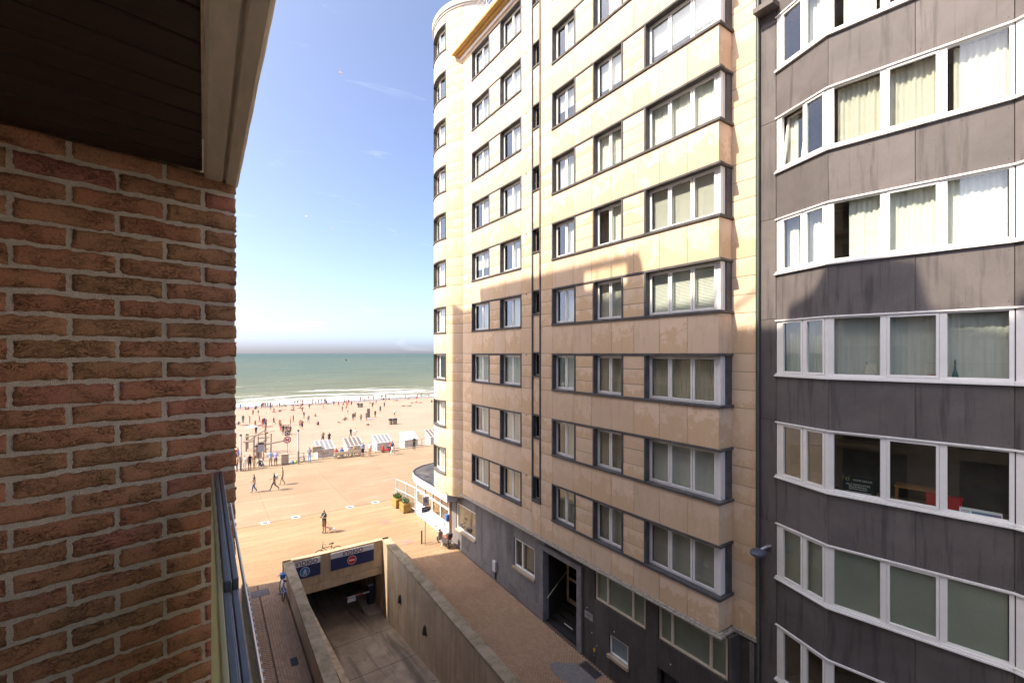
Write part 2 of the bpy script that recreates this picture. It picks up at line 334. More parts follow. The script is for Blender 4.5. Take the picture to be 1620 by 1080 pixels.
pl=sheet('pavement',[-1.2,WL0],[1.7,27,28.4],M_bed,dz=-.035)
pr=sheet('pavement',[WR1,14.3],[1.7,26.9],M_bed,dz=-.035)
sheet('street_edge',[WR1,14.3],[26.9,27,28.4],M_dike)
street=sheet('street',[-300,3.7,9.7,14.3,300],[28.4,38],M_dike)
sheet('promenade_base',[-300,300],[38,57.5],M_joint,dz=-.02)
beach=sheet('beach',[-900,-200,-60,0,60,120,200,900],[57.5,70,90,120,150,166,176,200],M_sand)
sea=tag(MB().face([(-60000,160,-17.02),(60000,160,-17.02),(60000,59000,-17.02),(-60000,59000,-17.02)]).build('sea',M_sea),kind='structure')
# kerb wall between the promenade and the sand
tag(MB().box(-300,300,57.28,57.62,-14.2,-12.54).build('dike_kerb',M_conc),kind='structure')
# promenade slabs, each cast separately
prom=tag(MB().box(-300,-8,38.02,57.27,-12.8,-12.6).build('promenade',M_slab),kind='structure')
slab_me=MB().box(.0,5.985,.0,6.405,-.15,0).mesh('slab',M_slab)
for i in range(8):
    for j in range(3):
        o=link('slab',slab_me,None,0,(-7.9+i*6,38.03+j*6.415,-12.6+random.uniform(-.003,.003))); setpar(o,prom)
MB().box(40.2,300,38.02,57.27,-12.8,-12.6).build('slab',M_slab,prom)
# pavers in herringbone
def herring(name,x0,x1,y0,y1,mat,parent,ang=45,u=.112):
    b=MB(); ca,sa=math.cos(R(ang)),math.sin(R(ang)); cx,cy=(x0+x1)/2,(y0+y1)/2; N=int(math.hypot(x1-x0,y1-y0)/2/u)+3; g=.007
    for i in range(-N,N):
        for j in range(-N,N):
            k=(i-j)%4
            if k==0: r=(i,j,i+2,j+1)
            elif k==3: r=(i,j,i+1,j+2)
            else: continue
            mx_,my_=(r[0]+r[2])/2*u,(r[1]+r[3])/2*u; X=cx+mx_*ca-my_*sa; Y=cy+mx_*sa+my_*ca
            if not(x0+.07<X<x1-.07 and y0<Y<y1): continue
            q=[]; dz=random.uniform(-.003,.003)
            for (a,c) in ((r[0]*u+g,r[1]*u+g),(r[2]*u-g,r[1]*u+g),(r[2]*u-g,r[3]*u-g),(r[0]*u+g,r[3]*u-g)):
                q.append((cx+a*ca-c*sa,cy+a*sa+c*ca))
            n=len(b.v); b.v+=[(p[0],p[1],gz(p[1])+dz) for p in q]+[(p[0],p[1],gz(p[1])-.04) for p in q]
            b.f.append((n,n+1,n+2,n+3)); b.m.append(0)
            for e in range(4): b.f.append((n+e,n+4+e,n+4+(e+1)%4,n+(e+1)%4)); b.m.append(0)
    return tag(b.build(name,mat,parent),kind='stuff')
herring('pavers',9.95,13.9,11,26.95,M_pave,pr)
herring('pavers',0.2,2.45,15,28.4,M_pave2,pl)
def courses(name,x0,x1,y0,y1,mat,parent,w=.112,ln=.224):
    b=MB(); nx=int(round((x1-x0)/w))
    for i in range(nx):
        y=y0-(ln/2 if i%2 else 0)
        while y<y1:
            a,bb,c,d=x0+i*w+.004,x0+(i+1)*w-.004,max(y,y0)+.004,min(y+ln,y1)-.004; z=random.uniform(-.003,.003)
            if d>c: b.hexa([(a,c,gz(c)-.04),(bb,c,gz(c)-.04),(bb,d,gz(d)-.04),(a,d,gz(d)-.04)],[(a,c,gz(c)+z),(bb,c,gz(c)+z),(bb,d,gz(d)+z),(a,d,gz(d)+z)])
            y+=ln
    return tag(b.build(name,mat,parent),kind='stuff')
courses('border_pavers',2.46,3.58,15,28.4,M_pave2,pl)
courses('border_pavers',9.74,9.96,11,26.9,M_pave,pr)
# ---- the car park ramp
ramp_root=empty('car_park_ramp',(6.7,15,-15),'concrete car park ramp sinking into the street between two parapet walls','car park ramp')
def rampmat():
    m,n,l,b=nodes('ramp_concrete'); v=coords(n,l,rand=False); v2=coords(n,l,(1.5,.14,1),False)
    c=mix(n,l,ramp(n,l,noise(n,l,v,.7,8,.66,.4),[(.38,0.),(.66,1.)]),(.41,.325,.235),(.26,.20,.14))
    c=mix(n,l,ramp(n,l,noise(n,l,v2,1.3,6,.6,.3),[(.5,0.),(.66,.85)]),c,(.145,.112,.08))
    c=mix(n,l,ramp(n,l,noise(n,l,v,2.6,5,.7),[(.64,0.),(.70,.8)]),c,(.09,.07,.052))
    c=mix(n,l,1.0,c,ramp(n,l,noise(n,l,v,30,5),[(.3,.85),(.7,1.12)]),'MULTIPLY')
    l(c,b.inputs['Base Color']); b.inputs['Roughness'].default_value=.8; b.inputs['Specular IOR Level'].default_value=.3; bump(n,l,noise(n,l,v,30,6),b,.5,.008); return m
M_rampf=rampmat()
b=MB(); b.hexa([(RX0-.4,1.7,-14.5),(RX1+.2,1.7,-14.5),(RX1+.2,46,-18.9),(RX0-.4,46,-18.9)],[(RX0-.4,1.7,rampz(1.7)),(RX1+.2,1.7,rampz(1.7)),(RX1+.2,46,rampz(46)),(RX0-.4,46,rampz(46))]); b.build('ramp_floor',M_rampf,ramp_root)
for yj in (12,15.5,19,22.5,26): MB().hexa([(RX0,yj,rampz(yj)-.02),(RX1,yj,rampz(yj)-.02),(RX1,yj+.035,rampz(yj)-.02),(RX0,yj+.035,rampz(yj)-.02)],[(RX0,yj,rampz(yj)+.003),(RX1,yj,rampz(yj)+.003),(RX1,yj+.035,rampz(yj+.035)+.003),(RX0,yj+.035,rampz(yj+.035)+.003)]).build('expansion_joint',M_dark,ramp_root)
def cop(Y): return gz(min(Y,28))+1.13
def sidewall(x0,x1,y0,y1,zt,zb,name,mat,par,bev=.012):
    b=MB(); b.hexa([(x0,y0,zb(y0)),(x1,y0,zb(y0)),(x1,y1,zb(y1)),(x0,y1,zb(y1))],[(x0,y0,zt(y0)),(x1,y0,zt(y0)),(x1,y1,zt(y1)),(x0,y1,zt(y1))]); return b.build(name,mat,par,bevel=bev)
rw=sidewall(RX1+.02,WR1-.02,1.7,28.0,lambda y:cop(y)-.13,lambda y:-18.5,'retaining_wall',M_conc,ramp_root)
lw=sidewall(WL0+.02,RX0-.02,1.7,28.0,lambda y:cop(y)-.13,lambda y:-18.5,'retaining_wall',M_conc,ramp_root)
# cast concrete panels of the right wall
yb=[1.8,5.2,8.6,12.0,15.4,18.0,20.4,22.8,25.2,27.0,27.985]
for i in range(len(yb)-1):
    y0,y1=yb[i]+.006,yb[i+1]-.006; t0=random.uniform(0,.003)
    b=MB(); b.hexa([(RX1-.03-t0,y0,-18.4),(RX1+.02,y0,-18.4),(RX1+.02,y1,-18.4),(RX1-.03-t0,y1,-18.4)],[(RX1-.03-t0,y0,cop(y0)-.14),(RX1+.02,y0,cop(y0)-.14),(RX1+.02,y1,cop(y1)-.14),(RX1-.03-t0,y1,cop(y1)-.14)])
    b.build('wall_panel',M_conc,rw,bevel=.006)
for x0,x1,w in((RX1-.06,WR1+.03,rw),(WL0-.03,RX0+.03,lw)):
    for i in range(7):
        y0=1.75+i*3.75; sidewall(x0,x1,y0+.005,min(y0+3.745,27.97),cop,lambda y:cop(y)-.13,'coping_stone',M_conc_moss,w)
M_port=concmat('portal_concrete',(.56,.425,.275),(.42,.31,.195),(.24,.165,.095))
# lower ledge along the left side of the ramp
sidewall(4.48,4.76,8,27.9,lambda y:-13.8+.088*(27.7-y),lambda y:-18.5,'ledge',M_port,ramp_root)
# portal
hd=MB().box(RX0-.02,RX1+.0,28.0,28.35,-13.33,-11.70).build('portal_header',M_port,ramp_root,bevel=.012)
MB().box(RX0-.02,RX1,27.99,28.35,-13.80,-13.345).build('portal_lintel',M_port,ramp_root,bevel=.01)
MB().box(WL0-.02,WR1+.02,28.355,28.42,-13.0,-11.72).build('portal_upstand',M_conc,ramp_root,bevel=.012)
MB().box(RX0-.4,RX1+.3,28.36,46,-13.9,-13.6).build('tunnel_ceiling',M_conc,ramp_root)
MB().box(RX1,RX1+.3,28.36,46,-19,-13.6).box(RX0-.4,RX0,28.36,46,-19,-13.6).box(RX0,RX1,45.8,46,-19,-13.6).build('tunnel_wall',M_port,ramp_root)
MB().prism([(8.35,28.75),(8.5,28.45),(8.85,28.3),(9.29,28.3),(9.29,31.5),(8.55,31.5),(8.35,31.2)],-17.2,-16.28).build('kerb_island',M_conc,ramp_root,bevel=.03)
MB().tube([(9.25,29.6,-13.7),(9.25,29.6,-15.2)],.025).build('conduit',M_dark,ramp_root)
# two sconces
for y in (24.88,21.36):
    s=empty('wall_lamp',(RX1,y,-14.2),'dark cone shaped wall lamp on the ramp wall, '+('the one nearer the barrier' if y>23 else 'the one farther from the barrier'),'lamp','cone lamps on the ramp wall')
    b=MB(); n=14
    for zz,rr in ((-13.77,.02),(-13.785,.07),(-13.88,.115),(-14.20,.16)):
        b.v+=[(RX1-.035-rr*math.sin(math.pi*i/(n-1)),y+rr*1.05*math.cos(math.pi*i/(n-1)),zz) for i in range(n)]
    for r_ in range(3):
        for i in range(n-1): b.f.append((r_*n+i,r_*n+i+1,r_*n+n+i+1,r_*n+n+i)); b.m.append(0)
    b.f.append(tuple(range(n))); b.m.append(0); b.f.append(tuple(3*n+i for i in range(n))); b.m.append(0)
    b.build('shade',M_dark,s,smooth=False,bevel=.01); MB().box(RX1-.034,RX1-.028,y-.05,y+.05,-14.12,-13.85).build('back_plate',M_dark,s)
# ---- lettering made of strokes
def stroke(b,pts,w,org,ux,uz,out,th=.006,closed=False):
    n=len(pts); 
    for i in range(n if closed else n-1):
        p=Vector(pts[i]); q=Vector(pts[(i+1)%n]); d=(q-p)
        if d.length<1e-6: continue
        d.normalize(); nn=Vector((-d.y,d.x))*w/2; e=d*w*.28
        c=[p-e+nn,p-e-nn,q+e-nn,q+e+nn]
        b.extr([tuple(Vector(org)+Vector(ux)*k.x+Vector(uz)*k.y) for k in c],tuple(Vector(out)*th))
def arc(cx,cy,rx,ry,a0,a1,n=10): return [(cx+rx*math.cos(R(a0+(a1-a0)*i/n)),cy+ry*math.sin(R(a0+(a1-a0)*i/n))) for i in range(n+1)]
def indigo(b,org,h,ux=(1,0,0),uz=(0,0,1),out=(0,-1,0)):
    s=h; x=0; w=.19*h
    def S(p,cl=False): stroke(b,[(a*s,c*s) for a,c in p],w,org,ux,uz,out,closed=cl)
    S([(.08,0),(.08,1)])
    S([(.42,0),(.42,.55)]+arc(.75,.55,.33,.42,180,0)+[(1.08,0)])
    S([(1.5,0.03),(1.5,.97),(1.85,.97)]+arc(1.85,.5,.38,.47,90,-90)+[(1.5,.03)])
    S([(2.6,0),(2.6,1)])
    S(arc(3.35,.5,.45,.47,50,330)+[(3.78,.46),(3.45,.46)])
    S(arc(4.5,.5,.45,.47,0,360,16),True)
M_sblue=plain('sign_blue',(.022,.035,.115),.35,var=.06,bmp=.02); M_swhite=plain('sign_white',(.72,.72,.74),.4,var=.04,bmp=.02); M_sred=plain('sign_red',(.60,.035,.03),.4,var=.04,bmp=.02); M_scyan=plain('sign_cyan',(.02,.22,.48),.4,var=.04,bmp=.02); M_let=plain('letter_plum',(.16,.02,.06),.4,bmp=0)
def indigo_sign(x0,x1,lab,kind):
    r=empty('car_park_sign',((x0+x1)/2,27.99,-12.83),lab,'sign')
    MB().box(x0,x1,27.955,27.985,-12.83,-12.13).build('blue_panel',M_sblue,r,bevel=.004); MB().box(x0,x1,27.955,27.985,-12.125,-11.80).build('white_panel',M_swhite,r,bevel=.004)
    b=MB(); w_=.23*5.0; indigo(b,(((x0+x1)/2-w_/2),27.955,-12.075),.23); b.build('lettering',M_let,r)
    cx=(x0+x1)/2+(-.06 if kind=='no' else -.1); c=(cx,27.955,-12.46)
    MB().disc(c,(0,-1,0),.265,.008,32).build('white_ring',M_swhite,r)
    MB().disc((cx,27.947,-12.46),(0,-1,0),.24,.006,32).build('disc',M_sred if kind=='no' else M_scyan,r)
    b=MB()
    if kind=='no': b.box(cx-.17,cx+.17,27.934,27.942,-12.495,-12.425)
    else:
        o=(cx,27.941,-12.46); U=(1,0,0);Z=(0,0,1);O=(0,-1,0)
        b.disc((cx+.005,27.941,-12.325),(0,-1,0),.032,.006,14)
        stroke(b,[(0,.08),(0,-.03)],.07,o,U,Z,O); stroke(b,[(0,-.03),(.05,-.10),(.06,-.19)],.035,o,U,Z,O); stroke(b,[(0,-.03),(-.045,-.10),(-.08,-.18)],.035,o,U,Z,O); stroke(b,[(.02,.08),(.08,.02),(.09,-.03)],.025,o,U,Z,O); stroke(b,[(-.02,.08),(-.08,.02),(-.085,-.04)],.025,o,U,Z,O)
    b.build('pictogram',M_swhite,r); return r
indigo_sign(4.12,5.59,'smaller navy and white INDIGO car park sign with blue pedestrian disc','ped')
indigo_sign(6.17,8.70,'wider navy and white INDIGO car park sign with red no entry disc','no')
# ---- barrier
r=empty('parking_barrier',(8.97,29.5,-16.28),'black parking barrier post with red and white arm in the ramp mouth','barrier')
MB().box(8.76,9.18,29.35,29.7,-16.28,-15.15).build('cabinet',M_black,r,bevel=.05); MB().prism([(8.78,29.37),(9.16,29.37),(9.16,29.68),(8.78,29.68)],-15.145,-14.98).build('head_unit',P('grey_plastic',(.23,.23,.24),rough=.4),r,bevel=.06)
MB().box(8.84,9.02,29.335,29.349,-15.3,-15.17).build('card_slot',M_dark,r)
arm=MB().box(7.40,8.84,29.30,29.345,-15.44,-15.35).build('arm',M_swhite,r,bevel=.008)
for a,c in((7.39,7.5),(7.95,8.08),(8.12,8.42)): MB().box(a,c,29.295,29.298,-15.436,-15.354).build('red_stripe',M_sred,arm)
MB().box(7.47,7.97,29.29,29.305,-15.70,-15.46).build('hanging_plate',M_swhite,r)
# ---- covers and grates set in the ground
def cover(name,x0,x1,y0,y1,label,mat,bars=0):
    z=lambda y:gz(y)
    r=empty(name,((x0+x1)/2,(y0+y1)/2,gz((y0+y1)/2)),label,'manhole cover' if name=='manhole_cover' else 'drain')
    b=MB(); b.hexa([(x0,y0,z(y0)-.02),(x1,y0,z(y0)-.02),(x1,y1,z(y1)-.02),(x0,y1,z(y1)-.02)],[(x0,y0,z(y0)+.006),(x1,y0,z(y0)+.006),(x1,y1,z(y1)+.006),(x0,y1,z(y1)+.006)]); b.build('frame',mat,r)
    if bars:
        for i in range(bars):
            y=y0+.04+(y1-y0-.08)*(i+.15)/bars; MB().box(x0+.04,x1-.04,y,y+(y1-y0)*.45/bars,z(y)+.004,z(y)+.02).build('bar',M_dark,r)
    else: MB().hexa([(x0+.05,y0+.05,z(y0+.05)),(x1-.05,y0+.05,z(y0+.05)),(x1-.05,y1-.05,z(y1-.05)),(x0+.05,y1-.05,z(y1-.05))],[(x0+.05,y0+.05,z(y0+.05)+.010),(x1-.05,y0+.05,z(y0+.05)+.010),(x1-.05,y1-.05,z(y1-.05)+.010),(x0+.05,y1-.05,z(y1-.05)+.010)]).build('lid',mat,r)
M_cov=two('worn_cover',(.30,.20,.15),(.21,.14,.11),4,.35,.65,.8); M_cov2=two('dark_cover',(.10,.09,.085),(.15,.13,.12),5,.35,.65,.7)
cover('manhole_cover',10.9,11.66,33.08,33.76,'brown manhole cover in the sun, the farther of two near the cafe',M_cov)
cover('manhole_cover',10.97,11.78,28.95,29.66,'brown manhole cover in the sun just behind the right ramp wall',M_cov)
cover('manhole_cover',2.06,2.9,27.15,27.9,'dark rectangular manhole cover at the shadow edge left of the ramp',M_cov2)
cover('drain_grate',3.03,3.3,20.76,21.3,'small black drain grate beside the left ramp wall',M_black,6)
cover('drain_grate',13.25,13.72,13.35,14.38,'steel bar grate against the dark wall by the entrance',M_cov2,9)
M_tar=two('tar_patch',(.16,.15,.145),(.23,.21,.20),9,.35,.65,.95,bmp=.8,bs=60,bd=.01)
pts=[(12.1,14.85),(12.3,15.05),(12.55,15.0),(12.8,14.75),(13.2,14.5),(13.24,13.4),(13.2,12.6),(12.6,12.2),(12.2,12.9),(12.3,13.6),(12.05,14.2)]
tag(MB().hexa([(p[0],p[1],gz(p[1])-.02) for p in reversed(pts)],[(p[0],p[1],gz(p[1])+.008) for p in reversed(pts)]).build('asphalt_patch',M_tar),'irregular grey asphalt repair patch in the brick pavement','patch')
# ---- row of inset ground lights on the promenade edge
xs=[1.6,3.74,5.81,7.9,9.88,11.96]
for i,x in enumerate(xs):
    if i in(0,3): continue
    nm={1:'first from the brick wall',2:'second from the brick wall',4:'third from the brick wall',5:'the one nearest the cafe'}[i]
    r=empty('inset_ground_light',(x,38.05,-12.6),'square white inset ground light with blue centre, '+nm,'ground light','inset lights across the promenade')
    MB().box(x-.30,x+.30,37.75,38.35,-12.63,-12.585).build('frame',P('light_stone',(.46,.42,.37),rough=.5),r); MB().box(x-.15,x+.15,37.9,38.2,-12.6,-12.575).build('lens',P('blue_lens',(.07,.11,.17),rough=.3),r)
tag(MB().box(-8,13,37.9,37.96,-12.62,-12.592).build('slot_drain',M_joint),kind='structure')
# ================================================================== OUR OWN BLOCK: brick wall, soffit, railing
C0=Vector((.103,2.049,0)); WD=Vector((-math.sin(R(78.4)),-math.cos(R(78.4)),0)); WN=Vector((-WD.y,WD.x,0))   # WD runs away from the corner, WN points into the wall
if WN.y<0: WN=-WN
def wp(s,o,z): p=C0+WD*s+WN*o; return (p.x,p.y,z)
house=empty('brick_apartment_block',(-1.2,2,gz(2)),'brown brick apartment block whose balcony wall fills the left side','building')
def brickmat():
    m,n,l,b=nodes('handmade_brick'); v=coords(n,l); oi=n.new('ShaderNodeObjectInfo')
    c=ramp(n,l,oi.outputs['Random'],[(0.,(.44,.185,.105)),(.3,(.475,.205,.115)),(.55,(.44,.21,.115)),(.8,(.39,.205,.105)),(.93,(.47,.195,.12)),(1.,(.45,.17,.125))])
    a=noise(n,l,v,7,7,.6,.6); c=mix(n,l,ramp(n,l,a,[(.45,0.),(.68,.6)]),c,(.33,.205,.095))
    v2=coords(n,l,(1,1,2.2)); cre=noise(n,l,v2,26,6,.62,2.2)
    rid=n.new('ShaderNodeMath'); rid.operation='SUBTRACT'; rid.inputs[1].default_value=.5; l(cre,rid.inputs[0]); ab=n.new('ShaderNodeMath'); ab.operation='ABSOLUTE'; l(rid.outputs[0],ab.inputs[0])
    msk=ramp(n,l,noise(n,l,v,14,3),[(.42,0.),(.58,1.)]); line=ramp(n,l,ab.outputs[0],[(.0,.28),(.035,1.)]); k=mix(n,l,msk,(1,1,1),line); c=mix(n,l,1.0,c,k,'MULTIPLY')
    pit=noise(n,l,v,150,5,.7); c=mix(n,l,1.0,c,ramp(n,l,pit,[(.33,.5),(.45,1.),(.75,1.15)]),'MULTIPLY')
    g=noise(n,l,v,420,3); c=mix(n,l,1.0,c,ramp(n,l,g,[(.3,.75),(.7,1.2)]),'MULTIPLY')
    l(c,b.inputs['Base Color']); b.inputs['Roughness'].default_value=.88; b.inputs['Specular IOR Level'].default_value=.25
    h=mix(n,l,.45,k,pit); bump(n,l,h,b,1.0,.007); return m
M_brick=brickmat()
M_mort=None
def mortmat():
    m,n,l,b=nodes('sandy_mortar'); v=coords(n,l,rand=False); vo=n.new('ShaderNodeTexVoronoi'); vo.inputs['Scale'].default_value=330; l(v,vo.inputs['Vector'])
    c=mix(n,l,noise(n,l,v,18,6,.6),(.56,.46,.35),(.72,.605,.475)); sp=ramp(n,l,noise(n,l,v,260,2),[(.60,0.),(.72,.8)]); c=mix(n,l,sp,c,(.85,.78,.68)); c=mix(n,l,ramp(n,l,noise(n,l,v,300,2),[(.30,.8),(.38,0.)]),c,(.22,.18,.14))
    l(c,b.inputs['Base Color']); b.inputs['Roughness'].default_value=.95; b.inputs['Specular IOR Level'].default_value=.15
    bump(n,l,mix(n,l,.5,noise(n,l,v,45,7,.7),vo.outputs['Distance']),b,1.0,.006); return m
M_mort=mortmat()
# mortar body of the side wall, its face a little lumpy
b=MB(); NS,NZ=70,110; s1=1.5; z0,z1=-1.5,.668; rr=random.Random(3); base=len(b.v)
for j in range(NZ+1):
    for i in range(NS+1): b.v.append(wp(.004+(s1-.004)*i/NS,.005+rr.uniform(-.0018,.0018),z0+(z1-z0)*j/NZ))
for j in range(NZ):
    for i in range(NS): q=j*(NS+1)+i; b.f.append((q,q+1,q+NS+2,q+NS+1)); b.m.append(0)
b.hexa([wp(.004,.012,z0),wp(s1,.012,z0),wp(s1,.2,z0),wp(.004,.2,z0)],[wp(.004,.012,z1),wp(s1,.012,z1),wp(s1,.2,z1),wp(.004,.2,z1)])
sw=b.build('side_wall',M_mort,house,smooth=True)
# bricks: a few hand-made shapes, shared
def brick_mesh(L,H,seed,D=.09):
    q=random.Random(seed); nx,nz_=max(6,int(L/.012)),6; bm=bmesh.new(); g=[]
    ed=[[q.gauss(0,.0016) for _ in range(nx+1)] for _ in range(2)]; el=[[q.gauss(0,.0014) for _ in range(nz_+1)] for _ in range(2)]
    # low-frequency waviness of the arrises
    w1,w2=q.uniform(.002,.0042),q.uniform(0,6)
    for j in range(nz_+1):
        row=[]
        for i in range(nx+1):
            u,w=i/nx,j/nz_; x=L*u; z=-H/2+H*w
            e=min(u*L,(1-u)*L,w*H,(1-w)*H); d=-.0035+ .0065*math.exp(-e/.005)+q.gauss(0,.0007)+.0012*math.sin(9*u+seed)*math.sin(4*w+seed)
            if j==0: z+=ed[0][i]+w1*math.sin(w2+u*8)*.6
            if j==nz_: z+=ed[1][i]+w1*math.sin(w2*2+u*7)*.6
            if i==0: x+=el[0][j]
            if i==nx: x+=el[1][j]
            row.append(bm.verts.new((x,d,z)))
        g.append(row)
    for j in range(nz_):
        for i in range(nx): bm.faces.new((g[j][i],g[j][i+1],g[j+1][i+1],g[j+1][i]))
    loop=[g[0][i] for i in range(nx+1)]+[g[j][nx] for j in range(1,nz_+1)]+[g[nz_][i] for i in range(nx-1,-1,-1)]+[g[j][0] for j in range(nz_-1,0,-1)]
    back=[bm.verts.new((v.co.x,D,v.co.z)) for v in loop]
    for i in range(len(loop)): k=(i+1)%len(loop); bm.faces.new((loop[i],back[i],back[k],loop[k]))
    bmesh.ops.recalc_face_normals(bm,faces=bm.faces); me=bpy.data.meshes.new('brick'); bm.to_mesh(me); bm.free(); me.materials.append(M_brick); me.polygons.foreach_set('use_smooth',[True]*len(me.polygons)); return me
CH=.0701; ST=.240; JN=.013
full=[brick_mesh(ST-JN,.055+.0015*(k%3),k) for k in range(9)]; head=[brick_mesh(.101,.055,20+k) for k in range(4)]; tq=[brick_mesh(.2155,.055,40+k) for k in range(3)]
# local brick x runs along the wall from the corner; local y is into the wall
ang=math.atan2(WD.y,WD.x)
for r_ in range(-25,6):
    z=.294+r_*CH
    if z<-1.46: continue
    flip=(WD.x*WN.y-WD.y*WN.x)<0
    off=.0; items=[]
    if r_%2==0: items.append((0.0,head,.101)); s=.101+JN
    else: items.append((0.0,tq,.2155)); s=.2155+JN
    while s<1.3: items.append((s,full,ST-JN)); s+=ST
    for (s,kind,Lb) in items:
        me=random.choice(kind); o=bpy.data.objects.new('brick',me); COL.objects.link(o)
        p=C0+WD*s+WN*random.uniform(-.0012,.0012); o.location=(p.x,p.y,z+random.uniform(-.0018,.0018)); 
        X=WD.normalized(); Yv=WN.normalized(); Zv=X.cross(Yv)
        if Zv.z<0:   # mirrored frame: start from the far end instead
            p2=p+X*Lb; o.location=(p2.x,p2.y,o.location.z); X=-X; Zv=X.cross(Yv)
        m=Matrix((X,Yv,Zv)).transposed(); e=m.to_euler(); o.rotation_euler=(e.x,e.y,e.z+random.gauss(0,.002)); o.scale=(1+random.uniform(-.012,.004),1,1+random.uniform(-.05,.03)); setpar(o,sw)
# top row cut under the soffit
# soffit planks, running along the wall
M_soff=two('dark_stained_plank',(.034,.019,.013),(.05,.028,.019),6,.3,.7,.55,(.3,3,1),.15,60,.003)
pd=-WD; pn=WN
sof=MB().box(-1.2,-.012,-.6,2.6,.70,.88).build('balcony_slab_above',M_conc,house)  # ends early behind the camera to let sky light onto the brick wall
PW=.1155
k=0
for i in range(22):
    t0=-.02-i*PW; t1=t0-PW+.007
    # a plank is a strip parallel to the wall, cut square against the beam at x=-0.004
    def at(t,x):
        # point on the line offset t along WN from the wall face, with given x
        p=C0+WN*t; s=(x-p.x)/WD.x; q=p+WD*s; return (q.x,q.y)
    a0,a1=at(t0,-.006),at(t1,-.006); c0,c1=at(t0,-1.2),at(t1,-1.2)
    b=MB(); b.hexa([(*a0,.668),(*a1,.668),(*c1,.668),(*c0,.668)][::-1],[(*a0,.695),(*a1,.695),(*c1,.695),(*c0,.695)][::-1]); b.build('soffit_plank',M_soff,sof,bevel=.004)
# edge beam with stepped underside
M_beam=two('board_marked_concrete',(.74,.62,.47),(.63,.52,.385),5,.35,.7,.9,(1,.25,1),.5,60,.003,.1)
b=MB(); prof=[(.0,.70),(.0,.655),(.008,.650),(.056,.650),(.062,.660),(.066,.660),(.070,.646),(.100,.646),(.108,.654),(.112,.668),(.112,.95),(.0,.95)]
YB0,YB1=-.6,2.075
n=len(prof); NY=40; rq=random.Random(5)
for j in range(NY+1):
    y=YB0+(YB1-YB0)*j/NY
    for (x,z) in prof: b.v.append((x+rq.gauss(0,.0005),y,z+rq.gauss(0,.0004)))
for j in range(NY):
    for i in range(n): b.f.append((j*n+i,j*n+(i+1)%n,(j+1)*n+(i+1)%n,(j+1)*n+i)); b.m.append(0)
b.f.append(tuple(range(n))); b.f.append(tuple(NY*n+i for i in reversed(range(n)))); b.m+=[0,0]
b.build('edge_beam',M_beam,house)
def transl(name,col):
    m,n,l,b=nodes(name); b.inputs['Base Color'].default_value=(*col,1); b.inputs['Roughness'].default_value=.35; t=n.new('ShaderNodeBsdfTranslucent'); t.inputs[0].default_value=(*col,1); x=n.new('ShaderNodeMixShader'); x.inputs[0].default_value=.7; l(b.outputs[0],x.inputs[1]); l(t.outputs[0],x.inputs[2]); l(x.outputs[0],n['Material Output'].inputs[0]); return m
# railing: pale green infill panel, twin dark cap profiles
RZ=-.435
M_rail=plain('blue_grey_rail',(.085,.105,.125),.38,.25,var=.25,scale=20,bmp=.05); M_green=transl('pale_green_panel',(.66,.67,.50)); M_gl=plain('brushed_edge',(.40,.38,.32),.35,.8)
ra=empty('balcony_railing',(.05,.6,-1.5),'dark metal balcony railing with pale green panel below the brick wall','railing')
MB().box(.021,.0285,-2,1.965,-1.5,RZ-.004).build('infill_panel',M_green,ra,bevel=.002)
for y0,y1,dx,dz in((1.02,1.985,.001,0),(-2,1.0,-.001,-.012)):
    MB().box(.030+dx,.0405+dx,y0,y1,RZ-.03+dz,RZ+dz).build('cap_profile',M_rail,ra,bevel=.0015)
    MB().box(.0412+dx,.0432+dx,y0,y1,RZ-.03+dz,RZ-.004+dz).build('cap_fillet',M_gl,ra)
    MB().box(.044+dx,.0545+dx,y0,y1,RZ-.03+dz,RZ+.001+dz).build('cap_profile',M_rail,ra,bevel=.0015)
MB().tube([(.066,-2,RZ-.022),(.066,1.62,RZ-.022)],.003,8).build('outer_wire',M_metal,ra)
for i in range(26): MB().box(.062,.072,.55+i*.02,.558+i*.02,RZ-.075,RZ-.03).build('spacer_tooth',M_metal,ra)
# ---- rest of the block: facade over the street, terraces, roof line that throws the shadow
def bricktex():
    m,n,l,b=nodes('pale_brick_facade'); v=coords(n,l,rand=False); cb=n.new('ShaderNodeCombineXYZ'); sx=n.new('ShaderNodeSeparateXYZ'); l(v,sx.inputs[0]); l(sx.outputs[1],cb.inputs[0]); l(sx.outputs[2],cb.inputs[1])
    br=n.new('ShaderNodeTexBrick'); br.inputs['Scale'].default_value=1; br.inputs['Brick Width'].default_value=.22; br.inputs['Row Height'].default_value=.07; br.inputs['Mortar Size'].default_value=.012; br.inputs['Color1'].default_value=(.60,.47,.36,1); br.inputs['Color2'].default_value=(.54,.42,.32,1); br.inputs['Mortar'].default_value=(.5,.45,.4,1); l(cb.outputs[0],br.inputs['Vector']); l(br.outputs['Color'],b.inputs['Base Color']); b.inputs['Roughness'].default_value=.9; return m
M_bfac=bricktex()  # facade out of view, coloured pale to bounce light into the street
TE=math.tan(R(SUN_EL)); DX=14.9; SY=DX*math.tan(R(SUN_AZ)); SZ=DX/math.cos(R(SUN_AZ))*TE
def src(yf,zf): return yf+SY,zf+SZ
yA,zA=src(26.25,2.75); yB,zB=src(11.25,1.75)
fac=MB().box(-13,-1.2,yB,yA,-13.9,zA).box(-13,-1.2,.6,yB,-13.9,zB).box(-13,-1.2,-25,.58,-13.9,3.4).build('facade_wall',M_bfac,house)  # unseen part behind the camera kept low so sunlight bounces onto the bricks
def roofbox(name,y0,y1,za,zb,x0=-4.5,x1=-1.2,mat=M_bfac):
    a,c=src(y0,za),src(y1,zb); return MB().box(x0,x1,a[0],c[0],a[1],c[1]).build(name,mat,house)
